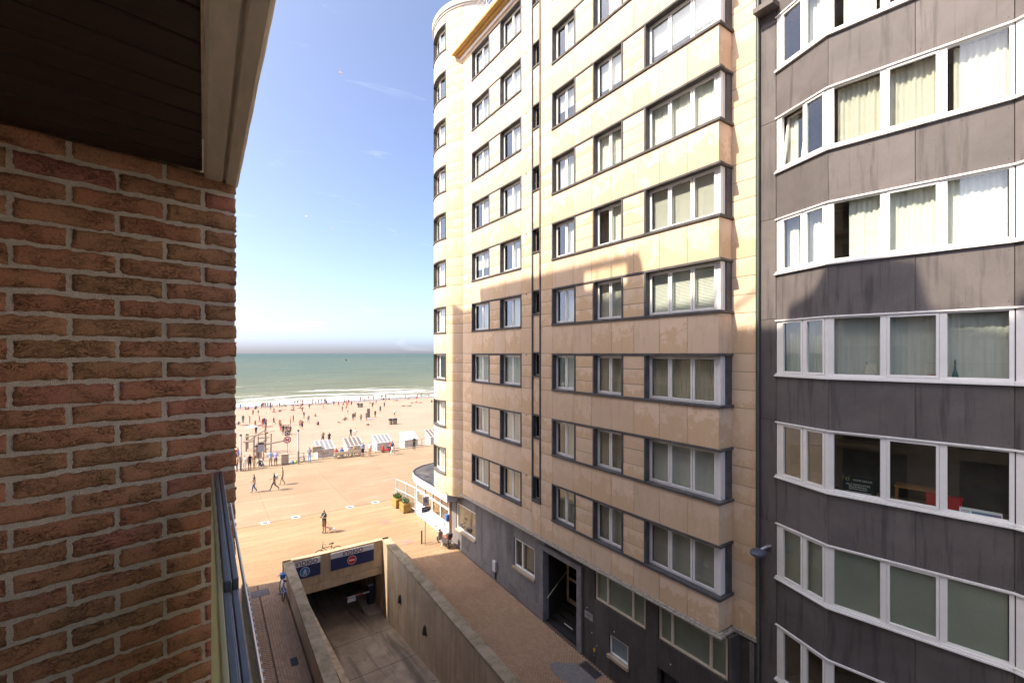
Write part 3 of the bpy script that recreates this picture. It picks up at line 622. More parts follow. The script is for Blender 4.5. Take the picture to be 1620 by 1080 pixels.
roofbox('penthouse',23.4,14.7,2.75,3.55); roofbox('penthouse_roof',23.5,14.6,3.56,3.84,-4.8,-1.15,M_conc); roofbox('pergola_beam',14.6,11.45,3.66,3.84,-1.33,-1.15,M_conc); roofbox('stair_head',12.05,11.35,1.75,3.6,-1.9,-1.2); roofbox('chimney',9.65,8.6,1.75,2.3,-2.2,-1.3)
a=[src(*p) for p in((7.0,.9),(5.35,2.75),(4.6,3.05),(3.6,2.95),(3.2,1.1))]; MB().extr([(-1.25,p[0],p[1]) for p in a],(-3.,0,0)).build('gable',M_bfac,house)
y,z=src(10.2,1.3); y2,z2=src(7.6,3.0); MB().tube([(-1.3,y,z),(-1.3,y2,z2)],.05).build('flue_stay',M_metal,house)
for i in range(10):
    y0,z0=src(14.5-i*.27,2.7)
    if i%3==0: MB().tube([(-1.25,y0,z0),(-1.25,y0,z0+1.0)],.03,6).build('terrace_post',M_white,house)
sl_me=None
for k in range(-4,7):  # unseen slabs left off over this balcony to open it to sky light
    z=.70+2.75*k
    if k==0:
        MB().box(-1.2,.10,2.3,28.75,z,z+.2).build('balcony_slab',M_conc,house); continue
    MB().box(-1.2,.10,2.3,28.75,z,z+.2).build('balcony_slab',M_conc,house)
MB().box(-1.2,.10,-12,1.9,-1.72,-1.5).build('balcony_floor',P('pale_floor_tile',(.72,.69,.63),rough=.5),house)
MB().box(-1.2,-1.165,-3,2.0,-1.5,.66).build('bounce_panel',P('white_paint',(.80,.79,.76),rough=.6),house)  # unseen white panel, added to bounce light onto the brick wall
wme=MB().box(0,.04,0,2.6,0,2.2).mesh('window',P('dark_panes',(.03,.035,.04),rough=.08,bmp=0))
for k in range(-4,7):
    for j in range(11):
        y=-20+j*4.5
        if y<-1.9 and k>0: continue
        o=link('window',wme,None,0,(-1.21,y,.93+2.75*k)); setpar(o,house)
# ================================================================== BEIGE APARTMENT BUILDING
XF=13.70; PER=3.10; S0=-7.98; OH=1.78; NR=9
bb=empty('stone_apartment_building',(XF,17,gz(17)),'tall beige stone apartment building with round turret and dark ground floor','building')
rowz=[S0+PER*k for k in range(NR+1)]
TOPZ=19.0; YL,YR=25.75,8.24
YS=[(24.43,22.38),(21.25,19.22)]; YW=[(16.64,15.03),(13.94,12.26)]; Y3=(11.22,8.24); STR=(18.26,17.55)
# --- structural wall behind the stone
b=MB()
b.box(14.36,27,8.4,27.6,-9.1,TOPZ+.1)                       # core with the room backs
b.mi=0
def spz(k): return (rowz[k]+OH, rowz[k+1]) 
lv=[(-9.02,rowz[0]+.02)]+[(rowz[k]+OH-.02,rowz[k+1]+.02) for k in range(NR-1)]+[(rowz[8]+OH-.02,TOPZ)]
for z0,z1 in lv: b.box(XF+.035,14.37,YR+.035,YL,z0,z1)
for k in range(NR):
    z0,z1=rowz[k]+.0,rowz[k]+OH
    for (ya,yb_) in((YL,24.40),(22.35,21.28),(19.25,18.24),(17.57,16.61),(15.06,13.91),(12.29,11.19)): b.box(XF+.035,14.37,ya,yb_,z0,z1)
    b.box(XF+.30,14.37,18.24,17.57,z0,z0+.66)
wall=b.build('wall',[M_room],bb)
# recessed strip at the right end and the party edge
MB().box(14.50,27,7.45,8.38,-13.9,TOPZ).build('recess_wall',M_joint,bb)
# --- stone
G=.009
def stone(y0,y1,z0,z1,x0=XF,x1=XF+.036,name='stone_block',par=None):
    o=MB().box(x0+random.uniform(0,.004),x1,y0-G if y0>y1 else y0+G,y1+G if y0>y1 else y1-G,z0+G,z1-G).build(name,M_stone,par or bb); return o
SPL=[24.43,23.19,21.9,20.72,19.22]; SPR=[16.64,15.19,14.03,12.89,11.72,10.54,9.39,8.24]
OV=-9.0
for k in range(-1,NR):
    z0=rowz[k]+OH if k>=0 else OV; z1=rowz[k+1] if k<NR-1 else TOPZ
    for J in(SPL,SPR):
        for i in range(len(J)-1): stone(J[i],J[i+1],z0,z1,name='spandrel_panel')
    for (ya,yb_) in((YL,24.43),(19.22,18.26),(17.55,16.64)): stone(ya,yb_,z0,z1)
    if k==-1: stone(18.26,17.55,z0,-7.46)
    # bay side and recessed strip
    MB().box(XF+.004,14.47,YR-.0,YR+.03,z0+G,z1-G).build('side_panel',M_stone,bb)
    MB().box(14.47,14.505,7.46,8.24,z0+G,z1-G).build('stone_block',M_stone,bb)
for k in range(NR):
    for i in range(3):
        z0=rowz[k]+OH*i/3; z1=rowz[k]+OH*(i+1)/3
        for (ya,yb_) in((YL,24.43),(19.22,18.26),(17.55,16.64)): stone(ya,yb_,z0,z1)
        for (ya,yb_) in((22.38,21.25),(15.03,13.94),(12.26,11.22)): stone(ya,yb_,z0+(.09 if i==0 else 0),z1-(.09 if i==2 else 0),name='infill_stone')
        MB().box(14.47,14.505,7.46,8.24,z0+G,z1-G).build('stone_block',M_stone,bb)
# --- dark stone surrounds
def surround_left():
    b=MB(); y0,y1=24.47,19.18
    b.box(XF-.05,XF+.22,y0,y1,0,.09).box(XF-.03,XF+.22,y0,y1,OH-.08,OH)
    for y in(24.43,22.42,21.21,19.22): b.box(XF-.025,XF+.215,y-.04,y+.04,.09,OH-.08)
    return b
def surround_right():
    b=MB(); y0,y1=16.68,8.16
    b.box(XF-.05,XF+.22,y0,y1,0,.09).box(XF-.03,XF+.22,y0,y1,OH-.08,OH)
    b.box(XF+.22,14.50,8.16,8.42,0,.09).box(XF+.22,14.50,8.18,8.42,OH-.08,OH)
    for y in(16.64,15.07,13.90,12.30,11.18): b.box(XF-.025,XF+.215,y-.04,y+.04,.09,OH-.08)
    b.box(14.18,14.47,8.245,8.40,.09,OH-.08)
    return b
sl_=surround_left().build('window_surround',M_blue,bb,bevel=.008,loc=(0,0,rowz[0])); sr_=surround_right().build('window_surround',M_blue,bb,bevel=.008,loc=(0,0,rowz[0]))
for k in range(1,NR): dup(sl_,bb,PER*k); dup(sr_,bb,PER*k)
# vertical strip of little windows
b=MB()
for y in(18.22,17.59): b.box(XF-.04,XF+.12,y-.04,y+.04,-7.45,TOPZ)
b.box(XF-.035,XF+.12,18.18,17.63,-7.45,-7.38); b.build('strip_frame',M_blue,bb,bevel=.006)
so=None
for k in range(NR):
    zo=rowz[k]+.68; zt=rowz[k]+OH
    MB().box(XF-.03,XF+.3,18.178,17.632,zo-.07,zo).build('small_sill',M_blue,bb); MB().box(XF-.03,XF+.3,18.178,17.632,zt,zt+.07).build('small_lintel',M_blue,bb)
    if k<NR-1: MB().box(XF+.02,XF+.06,18.175,17.635,zt+.075,zo+PER-.075).build('strip_panel',M_stone,bb)
    else: MB().box(XF+.02,XF+.06,18.175,17.635,zt+.075,TOPZ).build('strip_panel',M_stone,bb)
# --- windows
def curtain(y0,y1,x,z0,z1,amp=.025,n=None,mat=M_curt_w,par=None,name='curtain'):
    n=n or max(12,int(abs(y1-y0)*26)); b=MB(); q=random.random()*9
    for i in range(n+1):
        y=y0+(y1-y0)*i/n; dx=amp*math.sin(i*2.1+q)+amp*.5*math.sin(i*.73+q*2)
        b.v+=[(x+dx,y,z0),(x+dx*.7,y,z1)]
    for i in range(n): b.f.append((2*i,2*i+2,2*i+3,2*i+1)); b.m.append(0)
    return b.build(name,mat,par,smooth=True)
def framed(b,x,y0,y1,z0,z1,w=.055,d=.06):
    lo,hi=min(y0,y1),max(y0,y1)
    b.box(x,x+d,lo,hi,z0,z0+w); b.box(x,x+d,lo,hi,z1-w,z1); b.box(x,x+d,lo,lo+w,z0+w,z1-w); b.box(x,x+d,hi-w,hi,z0+w,z1-w)
def make_window(y0,y1,sashes,z,style,zs=.09,zt=OH-.08,xw=XF+.20,corner=False):
    b=MB(); z0,z1=z+zs,z+zt; lo,hi=min(y0,y1),max(y0,y1)
    framed(b,xw,lo,hi,z0,z1,.05,.07)
    edges=[lo+(hi-lo)*i/sashes for i in range(sashes+1)]
    for i in range(sashes):
        a=edges[i]+(.05 if i==0 else .012); c=edges[i+1]-(.05 if i==sashes-1 else .012); framed(b,xw-.015,a,c,z0+.05,z1-.05,.065,.05)
    w=b.build('window',M_white,bb,bevel=.004)
    MB().box(xw+.012,xw+.020,lo+.05,hi-.05,z0+.05,z1-.05).build('pane',M_glass,w)
    xc=xw+.16
    if style=='net': curtain(lo+.02,hi-.02,xc,z0+.03,z1-.03,.022,mat=M_curt_w,par=w)
    elif style=='cream': curtain(lo+.02,hi-.02,xc,z0+.03,z1-.03,.03,mat=P('beige_curtain',(.56,.49,.37),rough=.9,var=.05),par=w)
    elif style=='blind': MB().box(xc,xc+.004,lo+.06,hi-.06,z0+.03,z1-.03).build('roller_blind',M_blind,w)
    elif style=='half': 
        zz=z0+(z1-z0)*random.uniform(.25,.6); MB().box(xc,xc+.004,lo+.06,hi-.06,zz,z1-.03).build('roller_blind',M_blindw,w); 
        if random.random()<.6: curtain(lo+.02,lo+(hi-lo)*.35,xc+.05,z0+.03,z1-.03,.03,mat=M_curt_w,par=w)
    elif style=='side': curtain(lo+.02,lo+(hi-lo)*.62,xc,z0+.03,z1-.03,.03,mat=M_curt_w,par=w)
    elif style=='slat':
        b=MB(); nS=int((z1-z0)/.05)
        for i in range(nS): b.hexa([(xc,lo+.06,z0+.03+i*.05),(xc+.02,lo+.06,z0+.03+i*.05),(xc+.02,hi-.06,z0+.03+i*.05),(xc,hi-.06,z0+.03+i*.05)],[(xc+.012,lo+.06,z0+.07+i*.05),(xc+.03,lo+.06,z0+.07+i*.05),(xc+.03,hi-.06,z0+.07+i*.05),(xc+.012,hi-.06,z0+.07+i*.05)])
        b.build('slatted_blind',M_blindw,w)
    return w
sty_l=['net','net','side','side','side','half','side','half','cream']; 
rs=random.Random(11)
pick={ (0,0):'blind',(0,1):'blind',(1,0):'side',(1,1):'net',(2,0):'net',(2,1):'net',(3,0):'side',(3,1):'side',(4,0):'half',(4,1):'side',(5,0):'side',(5,1):'slat',(6,0):'net',(6,1):'side',(7,0):'slat',(7,1):'half',(8,0):'slat',(8,1):'cream'}
pickr={0:('blind','blind','blind'),1:('side','cream','slat'),2:('side','cream','cream'),3:('side','blind','slat'),4:('side','side','blind'),5:('slat','net','net'),6:('half','half','half'),7:('side','side','net'),8:('half','net','half')}
for k in range(NR):
    for i,(a,c) in enumerate(YS): make_window(a-.04 if i==0 else a-.08,c+.08 if i==0 else c+.04,2,rowz[k],pick[(k,i)])
    s=pickr[k]
    make_window(16.60,15.11,2,rowz[k],s[0]); make_window(13.86,12.34,2,rowz[k],s[1])
    w=make_window(11.14,8.40,3,rowz[k],s[2])
    z0,z1=rowz[k]+.09,rowz[k]+OH-.08
    # corner post and the narrow side light
    MB().box(XF+.19,XF+.30,8.29,8.395,z0,z1).build('corner_post',M_white,w,bevel=.006)
    b=MB(); x0,x1=XF+.305,14.17
    b.box(x0,x1,8.30,8.36,z0,z0+.09).box(x0,x1,8.30,8.36,z1-.09,z1).box(x0,x0+.06,8.30,8.36,z0+.09,z1-.09).box(x1-.07,x1,8.30,8.36,z0+.09,z1-.09); b.build('side_light',M_white,w)
    MB().box(x0+.05,x1-.06,8.325,8.332,z0+.08,z1-.08).build('side_pane',M_glass,w)
    zo=rowz[k]+.68
    b=MB(); framed(b,XF+.16,18.17,17.64,zo,rowz[k]+OH,.06,.06); ww=b.build('window',P('grey_frame',(.33,.31,.28),rough=.5),bb); MB().box(XF+.18,XF+.188,18.12,17.69,zo+.05,rowz[k]+OH-.05).build('pane',M_glass_dark,ww)
    MB().tube([(XF-.02,18.75,rowz[k]+1.72),(XF+.04,18.75,rowz[k]+1.72)],.035,10).build('vent_hole',M_dark,bb)
# --- moulding at the foot of the stone
M_mould=two('flaking_moulding',(.46,.41,.33),(.20,.20,.18),7,.45,.62,.9,(1,3,3),.8,40,.012)
MB().box(XF-.13,XF+.22,25.9,8.10,-9.13,-9.055).box(XF-.07,XF+.22,25.9,8.16,-9.05,-9.005).box(XF+.22,14.5,8.10,8.4,-9.13,-9.055).build('drip_moulding',M_mould,bb,bevel=.01)
MB().box(14.38,14.6,7.4,8.2,-9.13,-9.0).build('drip_moulding',M_mould,bb,bevel=.01)
# --- cornice, terrace railing, penthouse
M_ochre=plain('ochre_soffit_paint',(.50,.30,.095),.7,var=.15)
MB().box(13.12,13.9,26.15,7.4,19.26,19.40).build('cornice_edge',M_white,bb); MB().box(13.14,14.4,26.13,7.4,19.13,19.255).build('cornice',M_ochre,bb,bevel=.02); MB().box(13.42,14.4,25.98,7.4,19.0,19.125).build('cornice_step',M_ochre,bb,bevel=.02); MB().box(13.6,14.4,25.9,7.4,18.8,18.995).build('cornice_step',M_white,bb)
MB().box(14.4,26.9,7.5,26.5,19.0,19.3).build('terrace_deck',M_conc,bb); ph=MB().box(16.4,26,7.5,24,19.3,22.2).build('penthouse',plain('white_render',(.78,.76,.72),.8),bb); MB().box(15.9,26.3,7.3,24.3,22.2,22.45).build('penthouse_roof',M_white,bb)
M_wrail=plain('white_rail_paint',(.55,.55,.54),.4,bmp=0)
for zz in(19.75,20.1,20.45): MB().tube([(13.2,26.1,zz),(13.2,7.5,zz)],.022,6).build('terrace_rail',M_wrail,bb)
for zz in(19.75,20.1,20.45): MB().tube([(13.2,26.1,zz),(13.9,26.1,zz)],.018,6).build('terrace_rail',M_wrail,bb)
for i in range(14): MB().tube([(13.2,26.1-i*1.4,19.4),(13.2,26.1-i*1.4,20.47)],.022,6).build('rail_post',M_wrail,bb)
# --- round turret
TC=(16.5,27.75); TR=3.5
def tp(ph,r): return (TC[0]-r*math.cos(R(ph)),TC[1]-r*math.sin(R(ph)))
def arcbox(b,p0,p1,r0,r1,z0,z1,st=2.5):
    n=max(1,int(abs(p1-p0)/st)); 
    for i in range(n):
        a,c=p0+(p1-p0)*i/n,p0+(p1-p0)*(i+1)/n; b.prism([tp(a,r0),tp(c,r0),tp(c,r1),tp(a,r1)],z0,z1)
def arcshell(b,p0,p1,r0,r1,z0,z1,st=2.5):
    n=max(1,int(abs(p1-p0)/st)); base=len(b.v)
    for i in range(n+1):
        a=p0+(p1-p0)*i/n
        for (r,z) in((r1,z0),(r1,z1),(r0,z1),(r0,z0)): q=tp(a,r); b.v.append((q[0],q[1],z))
    for i in range(n):
        for e in range(4): b.f.append((base+i*4+e,base+i*4+(e+1)%4,base+i*4+4+(e+1)%4,base+i*4+4+e)); b.m.append(b.mi)
    b.f.append((base,base+1,base+2,base+3)); b.f.append((base+n*4+3,base+n*4+2,base+n*4+1,base+n*4)); b.m+=[b.mi]*2
PA,PW0,PW1,PB=36.7,14.,-24.,-52.
TZ=[S0+PER*k for k in range(10)]
b=MB(); arcshell(b,39,-140,2.4,2.55,-9.3,22.4,4)
for k in range(-1,10):
    z0=TZ[k]+OH-.03 if k>=0 else -9.25; z1=TZ[k+1]+.03 if k<9 else 22.45; arcshell(b,39,-140,2.5,TR-.035,z0,z1,4)
for k in range(10): arcshell(b,39,PW0-1,2.5,TR-.035,TZ[k],TZ[k]+OH,4); arcshell(b,PW1+1,-140,2.5,TR-.035,TZ[k],TZ[k]+OH,4)
tw=b.build('turret_wall',M_room,bb)
for k in range(-1,10):
    z0=TZ[k]+OH if k>=0 else -9.25; z1=TZ[k+1] if k<9 else 22.4
    for a,c in((PA,PW0),(PW0,-5.),(-5.,PW1),(PW1,PB),(PB,-95)):
        b=MB(); arcshell(b,a-.08,c+.08,TR-.034,TR+random.uniform(-.003,0),z0+G,z1-G); b.build('curved_panel',M_stone,tw)
for k in range(10):
    for i in range(3):
        z0=TZ[k]+OH*i/3; z1=TZ[k]+OH*(i+1)/3
        for a,c in((PA,PW0),(PW1,PB)): b=MB(); arcshell(b,a-.08,c+.08,TR-.034,TR+random.uniform(-.003,0),z0+G,z1-G); b.build('curved_block',M_stone,tw)
def tsur():
    b=MB(); arcshell(b,PW0+.6,PW1-.6,TR-.24,TR+.05,0,.09); arcshell(b,PW0+.6,PW1-.6,TR-.24,TR+.03,OH-.08,OH)
    arcshell(b,PW0+.6,PW0-.7,TR-.24,TR+.025,.09,OH-.08); arcshell(b,PW1+.7,PW1-.6,TR-.24,TR+.025,.09,OH-.08); return b
t0=tsur().build('turret_surround',M_blue,bb,loc=(0,0,TZ[0]))
for k in range(1,10): dup(t0,bb,PER*k)
def twin(k):
    z0,z1=TZ[k]+.09,TZ[k]+OH-.08; b=MB(); r=TR-.24
    A,Bm,Cc=tp(PW0-.6,r),tp(-5.,r),tp(PW1+.6,r)
    for p,q in((A,Bm),(Bm,Cc)):
        d=Vector((q[0]-p[0],q[1]-p[1])); ln=d.length; d/=ln; dd=(-d.x,-d.y); w=.075
        # direction from q to p so that "into the building" is the positive offset
        PP=(q[0],q[1])
        b.obox(PP,dd,0,ln,-.03,.04,z0,z0+w); b.obox(PP,dd,0,ln,-.03,.04,z1-w,z1); b.obox(PP,dd,0,w,-.03,.04,z0+w,z1-w); b.obox(PP,dd,ln-w,ln,-.03,.04,z0+w,z1-w)
    w_=b.build('window',M_white,bb)
    for p,q in((A,Bm),(Bm,Cc)):
        d=Vector((q[0]-p[0],q[1]-p[1])); ln=d.length; d/=ln; dd=(-d.x,-d.y); MB().obox((q[0],q[1]),dd,.06,ln-.06,.0,.008,z0+.06,z1-.06).build('pane',M_glass,w_)
    if k%3!=2:
        b=MB(); n=26
        for i in range(n+1):
            a=PW0-1+(PW1-PW0+14)*i/n; rr=TR-.42+.025*math.sin(i*2.2); q=tp(a,rr); b.v+=[(q[0],q[1],z0),(q[0],q[1],z1)]
        for i in range(n): b.f.append((2*i,2*i+2,2*i+3,2*i+1)); b.m.append(0)
        b.build('curtain',M_curt_w,w_,smooth=True)
for k in range(10): twin(k)
b=MB(); arcshell(b,60,-150,0.2,TR+.12,22.45,22.75,3); b.build('turret_cornice',M_white,bb); b=MB(); arcshell(b,60,-150,0.2,TR+.05,22.3,22.445,3); b.build('turret_cornice_step',plain('grey_render',(.45,.42,.38),.8),bb)
b=MB(); arcshell(b,70,34,2.5,TR-.02,19.3,22.3,3); b.build('turret_wall_back',plain('pale_render',(.70,.68,.63),.8),bb)
# --- dark ground floor
XG=13.90
M_gl1=two('grey_stucco',(.23,.215,.205),(.13,.12,.118),.9,.35,.66,.9,(1,1,.4),.5,25,.01); M_gl2=two('black_brown_stucco',(.062,.053,.047),(.10,.085,.075),1.1,.4,.72,.85,(1,1,.5),.5,25,.01)
OPN=[(24.37,26.92,-11.62,-9.9),(18.3,20.18,-11.5,-9.95),(15.1,17.52,-20,-9.7),(11.33,14.04,-10.58,-9.28),(8.06,10.76,-10.58,-9.16),(12.18,13.21,-12.47,-11.62),(9.75,10.8,-20,-11.62)]
br_=sorted(set([27.75,25.5,23.5,22.6,21.7,20.9,19.2,17.82,14.84,16.3,14.4,12.8,11.33,9.2,8.0]+[o[0] for o in OPN]+[o[1] for o in OPN]))
gf=MB().box(XG+.5,XG+.6,8.0,15.0,-13.9,-9.1).box(XG+.5,XG+.6,17.7,27.7,-13.9,-9.1).build('ground_floor_back',M_room,bb)
for ya,yb_ in zip(br_[:-1],br_[1:]):
    ym=(ya+yb_)/2; zs=[(-13.95,-9.1)]
    for o in OPN:
        if o[0]-.001<ym<o[1]+.001:
            nz_=[]
            for a,c in zs:
                if o[2]>a: nz_.append((a,min(c,o[2])))
                if o[3]<c: nz_.append((max(a,o[3]),c))
            zs=[q for q in nz_ if q[1]-q[0]>.01]
    for a,c in zs: MB().box(XG,XG+.3,ya+.004,yb_-.004,a,c).build('wall_slab',M_gl1 if ym>17.6 else M_gl2,gf)
MB().box(XG,14.6,7.95,8.0,-13.95,-9.1).box(14.45,14.6,7.4,7.95,-13.95,-9.1).build('wall_slab',M_gl2,gf)
MB().box(14.40,14.62,7.48,7.62,-13.95,-9.2).build('pilaster',M_gl1,bb)
def gwin(y0,y1,z0,z1,cuts,mat,fill,w=.07,sill=True,name='ground_window',xx=XG+.06):
    b=MB(); framed(b,xx,y0,y1,z0,z1,w,.1)
    for c in cuts: b.box(xx,xx+.1,c-w*.6,c+w*.6,z0+w,z1-w)
    o=b.build(name,mat,bb,bevel=.005)
    MB().box(xx+.04,xx+.048,y0+w*.5,y1-w*.5,z0+w*.5,z1-w*.5).build('pane',M_glass,o)
    if fill: MB().box(xx+.07,xx+.08,y0+w*.6,y1-w*.6,z0+w*.6,z1-w*.6).build('window_film',fill,o)
    if sill: MB().box(XG-.10,XG+.06,y0-.06,y1+.06,z0-.13,z0-.003).build('sill',M_conc if mat is not M_cream else M_gl1,o,bevel=.01)
    return o
w1=gwin(24.40,26.90,-11.60,-9.92,[],M_white,P('ochre_shop_back',(.10,.075,.05),rough=.5),.08)
w2=gwin(18.33,20.16,-11.48,-9.97,[19.45],M_white,None,.08); curtain(18.4,19.35,XG+.3,-11.4,-10.0,.03,mat=P('beige_curtain',(.56,.49,.37)),par=w2)
gwin(11.35,14.02,-10.56,-9.30,[13.32,11.98],M_cream,M_sage,.075,False); gwin(8.08,10.74,-10.56,-9.18,[10.18,8.68],M_cream,M_sage,.075,False); gwin(12.20,13.19,-12.45,-11.64,[],M_white,P('frosted_blue_grey',(.27,.31,.34),rough=.4),.06)
# entrance: stone portal, steps, door, handrail
M_portal=two('worn_bluestone',(.16,.15,.145),(.24,.22,.21),2.,.35,.7,.8,bmp=.4,bs=30)
MB().box(XG-.09,XG+.25,17.52,17.86,-13.95,-9.48).box(XG-.09,XG+.25,14.80,15.10,-13.95,-9.48).box(XG-.09,XG+.25,15.10,17.52,-9.72,-9.48).build('entrance_portal',M_portal,bb,bevel=.015)
M_hall=two('black_marble',(.02,.017,.016),(.045,.034,.03),3,.45,.8,.7)
MB().box(XG+.26,16.5,17.53,17.7,-13.6,-9.5).box(XG+.26,16.5,14.9,15.09,-13.6,-9.5).box(16.4,16.6,15.0,17.6,-13.6,-9.5).box(XG+.26,16.5,15.0,17.6,-9.68,-9.5).build('entrance_lining',M_hall,bb)
for i in range(4): MB().box(XG+.1+.32*i,16.4,15.11,17.51,-13.5,-13.18+.17*i).build('step',M_hall if i else M_black,bb,bevel=.012)
MB().box(XG+.095+.32,XG+.42,15.9,16.5,-12.998,-12.94).build('step_nosing',M_swhite,bb)
MB().tube([(14.05,17.46,-12.1),(14.75,17.46,-11.55),(15.3,17.46,-11.15)],.025,8).build('handrail',M_metal,bb)
b=MB(); dx=15.35
b.box(dx,dx+.08,17.38,17.50,-12.66,-9.72).box(dx,dx+.08,16.2,16.32,-12.66,-9.72).box(dx,dx+.08,16.32,17.38,-12.66,-12.45).box(dx,dx+.08,16.32,17.38,-11.5,-11.38).box(dx,dx+.08,16.32,17.38,-9.85,-9.72)
d_=b.build('entrance_door',M_cream,bb,bevel=.008); MB().box(dx+.03,dx+.04,16.3,17.4,-12.45,-9.8).build('pane',M_glass_dark,d_); MB().tube([(dx-.05,16.4,-11.7),(dx-.05,16.4,-11.1)],.015,6).build('door_pull',M_metal,d_)
MB().box(dx-.01,dx+.04,15.11,16.19,-12.66,-9.72).build('entrance_side_panel',M_hall,bb)
# small things fixed to the wall
pq=MB().box(XG-.02,XG,14.14,14.63,-11.6,-11.31).build('house_plaque',P('plaque_grey',(.33,.31,.29),rough=.5),bb)
b=MB()
for i in range(2): stroke(b,[(-.16,.06-.06*i),(.16,.06-.06*i)],.025,(XG-.02,14.385,-11.45),(0,-1,0),(0,0,1),(-1,0,0),.004)
for i in range(2): b.box(XG-.024,XG-.02,14.33+.08*i,14.36+.08*i,-11.58,-11.5)
b.build('plaque_lettering',M_dark,pq)
MB().box(XG-.05,XG,13.98,14.07,-12.82,-12.68).build('yellow_gas_box',P('signal_yellow',(.62,.36,.02),rough=.5),bb,bevel=.01); MB().box(XG-.03,XG,14.0,14.05,-13.02,-12.95).build('green_tag',P('tag_green',(.05,.35,.2)),bb)
MB().box(XG-.12,XG,21.9,22.2,-12.55,-11.95).build('meter_box',P('light_grey_box',(.55,.55,.54),rough=.5),bb,bevel=.01); MB().box(XG-.08,XG,21.92,22.02,-12.95,-12.56).build('pipe_stub',M_dark,bb,bevel=.01)
for y,z in((14.5,-11.15),(14.2,-12.1),(13.9,-12.5),(12.9,-11.4),(10.2,-11.2)): MB().disc((XG-.001,y,z),(-1,0,0),.022,.012,10).build('fixing_plug',M_swhite,bb)
sd=MB().box(XG+.15,XG+.2,9.78,10.6,-13.9,-11.65).build('service_door',M_black,bb); MB().box(XG+.02,XG+.15,9.76,9.86,-13.9,-11.63).build('service_door_post',P('taupe',(.30,.26,.21)),bb)
MB().box(XG-.02,XG+.0,17.9,27.7,-13.9,-12.62).build('plinth',M_gl1,bb)
MB().tube([(XG-.02,14.0,-12.9),(XG-.02,14.0,-13.3)],.012,6).build('cable',M_dark,bb)
# ================================================================== CAFE under the turret
cf=empty('cafe_front',(14,31,gz(31)),'white cafe front with black flat roof at the foot of the round turret','cafe')
cp=[(13.1,26.72),(13.1,31.2),(13.16,32.4),(13.4,33.3),(13.9,34.0),(14.7,34.6),(15.8,34.95),(22,34.95),(22,26.72)]
ins=[(13.22,26.86),(13.22,31.2),(13.28,32.36),(13.5,33.22),(13.97,33.88),(14.73,34.47),(15.8,34.8),(21.8,34.8),(21.8,26.86)]
MB().prism(cp,-9.73,-9.21).build('canopy',P('canopy_white',(.74,.73,.71),rough=.45,var=.05),cf); MB().prism(ins,-9.205,-9.17).build('roofing_felt',two('roofing_felt',(.035,.036,.04),(.12,.11,.10),.9,.42,.6,.6,bmp=.8,bs=6,bd=.03),cf)
b=MB()
for i in range(len(cp)-1):
    if i<7:
        b.prism([cp[i],cp[i+1],ins[i+1],ins[i]],-9.208,-9.14)
b.build('roof_edge_trim',M_dark,cf)
ys=[27.95,29.3,30.7,32.1,33.6]
M_panel=P('white_panel',(.80,.79,.77),rough=.4,var=.05)
for i in range(4):
    y0,y1=ys[i],ys[i+1]; MB().box(13.88,13.95,y0+.05,y1-.05,gz(y0)-.02,-11.75).build('low_panel',M_panel,cf,bevel=.006)
    MB().box(13.91,13.918,y0+.05,y1-.05,-11.68,-9.8).build('glazing',M_glass,cf)
for i,y in enumerate(ys): MB().box(13.84,13.97,y-.05,y+.05,gz(y)-.02,-9.73).build('mullion',M_white,cf,bevel=.006)
MB().box(13.85,13.96,28.0,33.55,-11.75,-11.68).build('rail',M_white,cf); MB().box(13.85,13.96,28.0,33.55,-9.95,-9.85).build('top_rail',M_white,cf); MB().box(13.83,13.95,28.0,33.55,-10.75,-10.69).build('transom',M_white,cf)
MB().box(13.82,13.95,27.66,27.78,gz(27.7)-.02,-9.73).build('brown_post',P('rust_brown',(.22,.085,.035),rough=.6),cf,bevel=.006)
MB().box(15.4,15.5,27.2,34.5,-12.9,-9.75).build('back_wall',P('terracotta_wall',(.42,.19,.08),rough=.7,var=.3,scale=1.5),cf); MB().box(13.95,15.5,27.8,34.0,-12.9,-12.6).build('floor',M_conc,cf)
for i in range(4): MB().box(14.3,14.9,28.3+i*1.4,28.9+i*1.4,-12.6,-11.87).build('counter_table',P('wood_table',(.36,.17,.07),rough=.4),cf,bevel=.02)
for i in range(5): MB().sph((14.25+.1*(i%2),28.2+i*1.1,-11.2),.16,8,6,(1,1,.8)).tube([(14.3,28.2+i*1.1,-11.05),(14.3,28.2+i*1.1,-9.75)],.01,5).build('pendant_lamp',P('lamp_orange',(.55,.26,.08),rough=.4),cf,smooth=True)
# glass windbreak beyond the cafe
wb=empty('glass_windbreak',(13.5,35.3,-12.65),'white framed glass windbreak beyond the cafe front','windbreak')
pp=[(13.80,33.75),(13.62,35.2),(13.35,36.75)]
for x,y in pp: MB().box(x-.035,x+.035,y-.035,y+.035,gz(y),gz(y)+2.1).build('post',M_wrail,wb)
for (x0,y0),(x1,y1) in zip(pp[:-1],pp[1:]):
    for h in(.35,1.25,2.06): MB().tube([(x0,y0,gz(y0)+h),(x1,y1,gz(y1)+h)],.032,6).build('rail',M_wrail,wb)
    MB().extr([(x0,y0,gz(y0)+.35),(x1,y1,gz(y1)+.35),(x1,y1,gz(y1)+2.0),(x0,y0,gz(y0)+2.0)],(.008,0,0)).build('pane',M_glass,wb)
lb=empty('letter_box',(13.78,27.98,-11.3),'bright blue letter box on the cafe wall','letter box')
MB().box(13.62,13.84,27.83,28.13,-11.45,-10.98).build('body',P('letterbox_blue',(.05,.22,.62),rough=.35),lb,bevel=.03); MB().box(13.61,13.622,27.88,28.08,-11.12,-11.09).build('slot',M_black,lb)
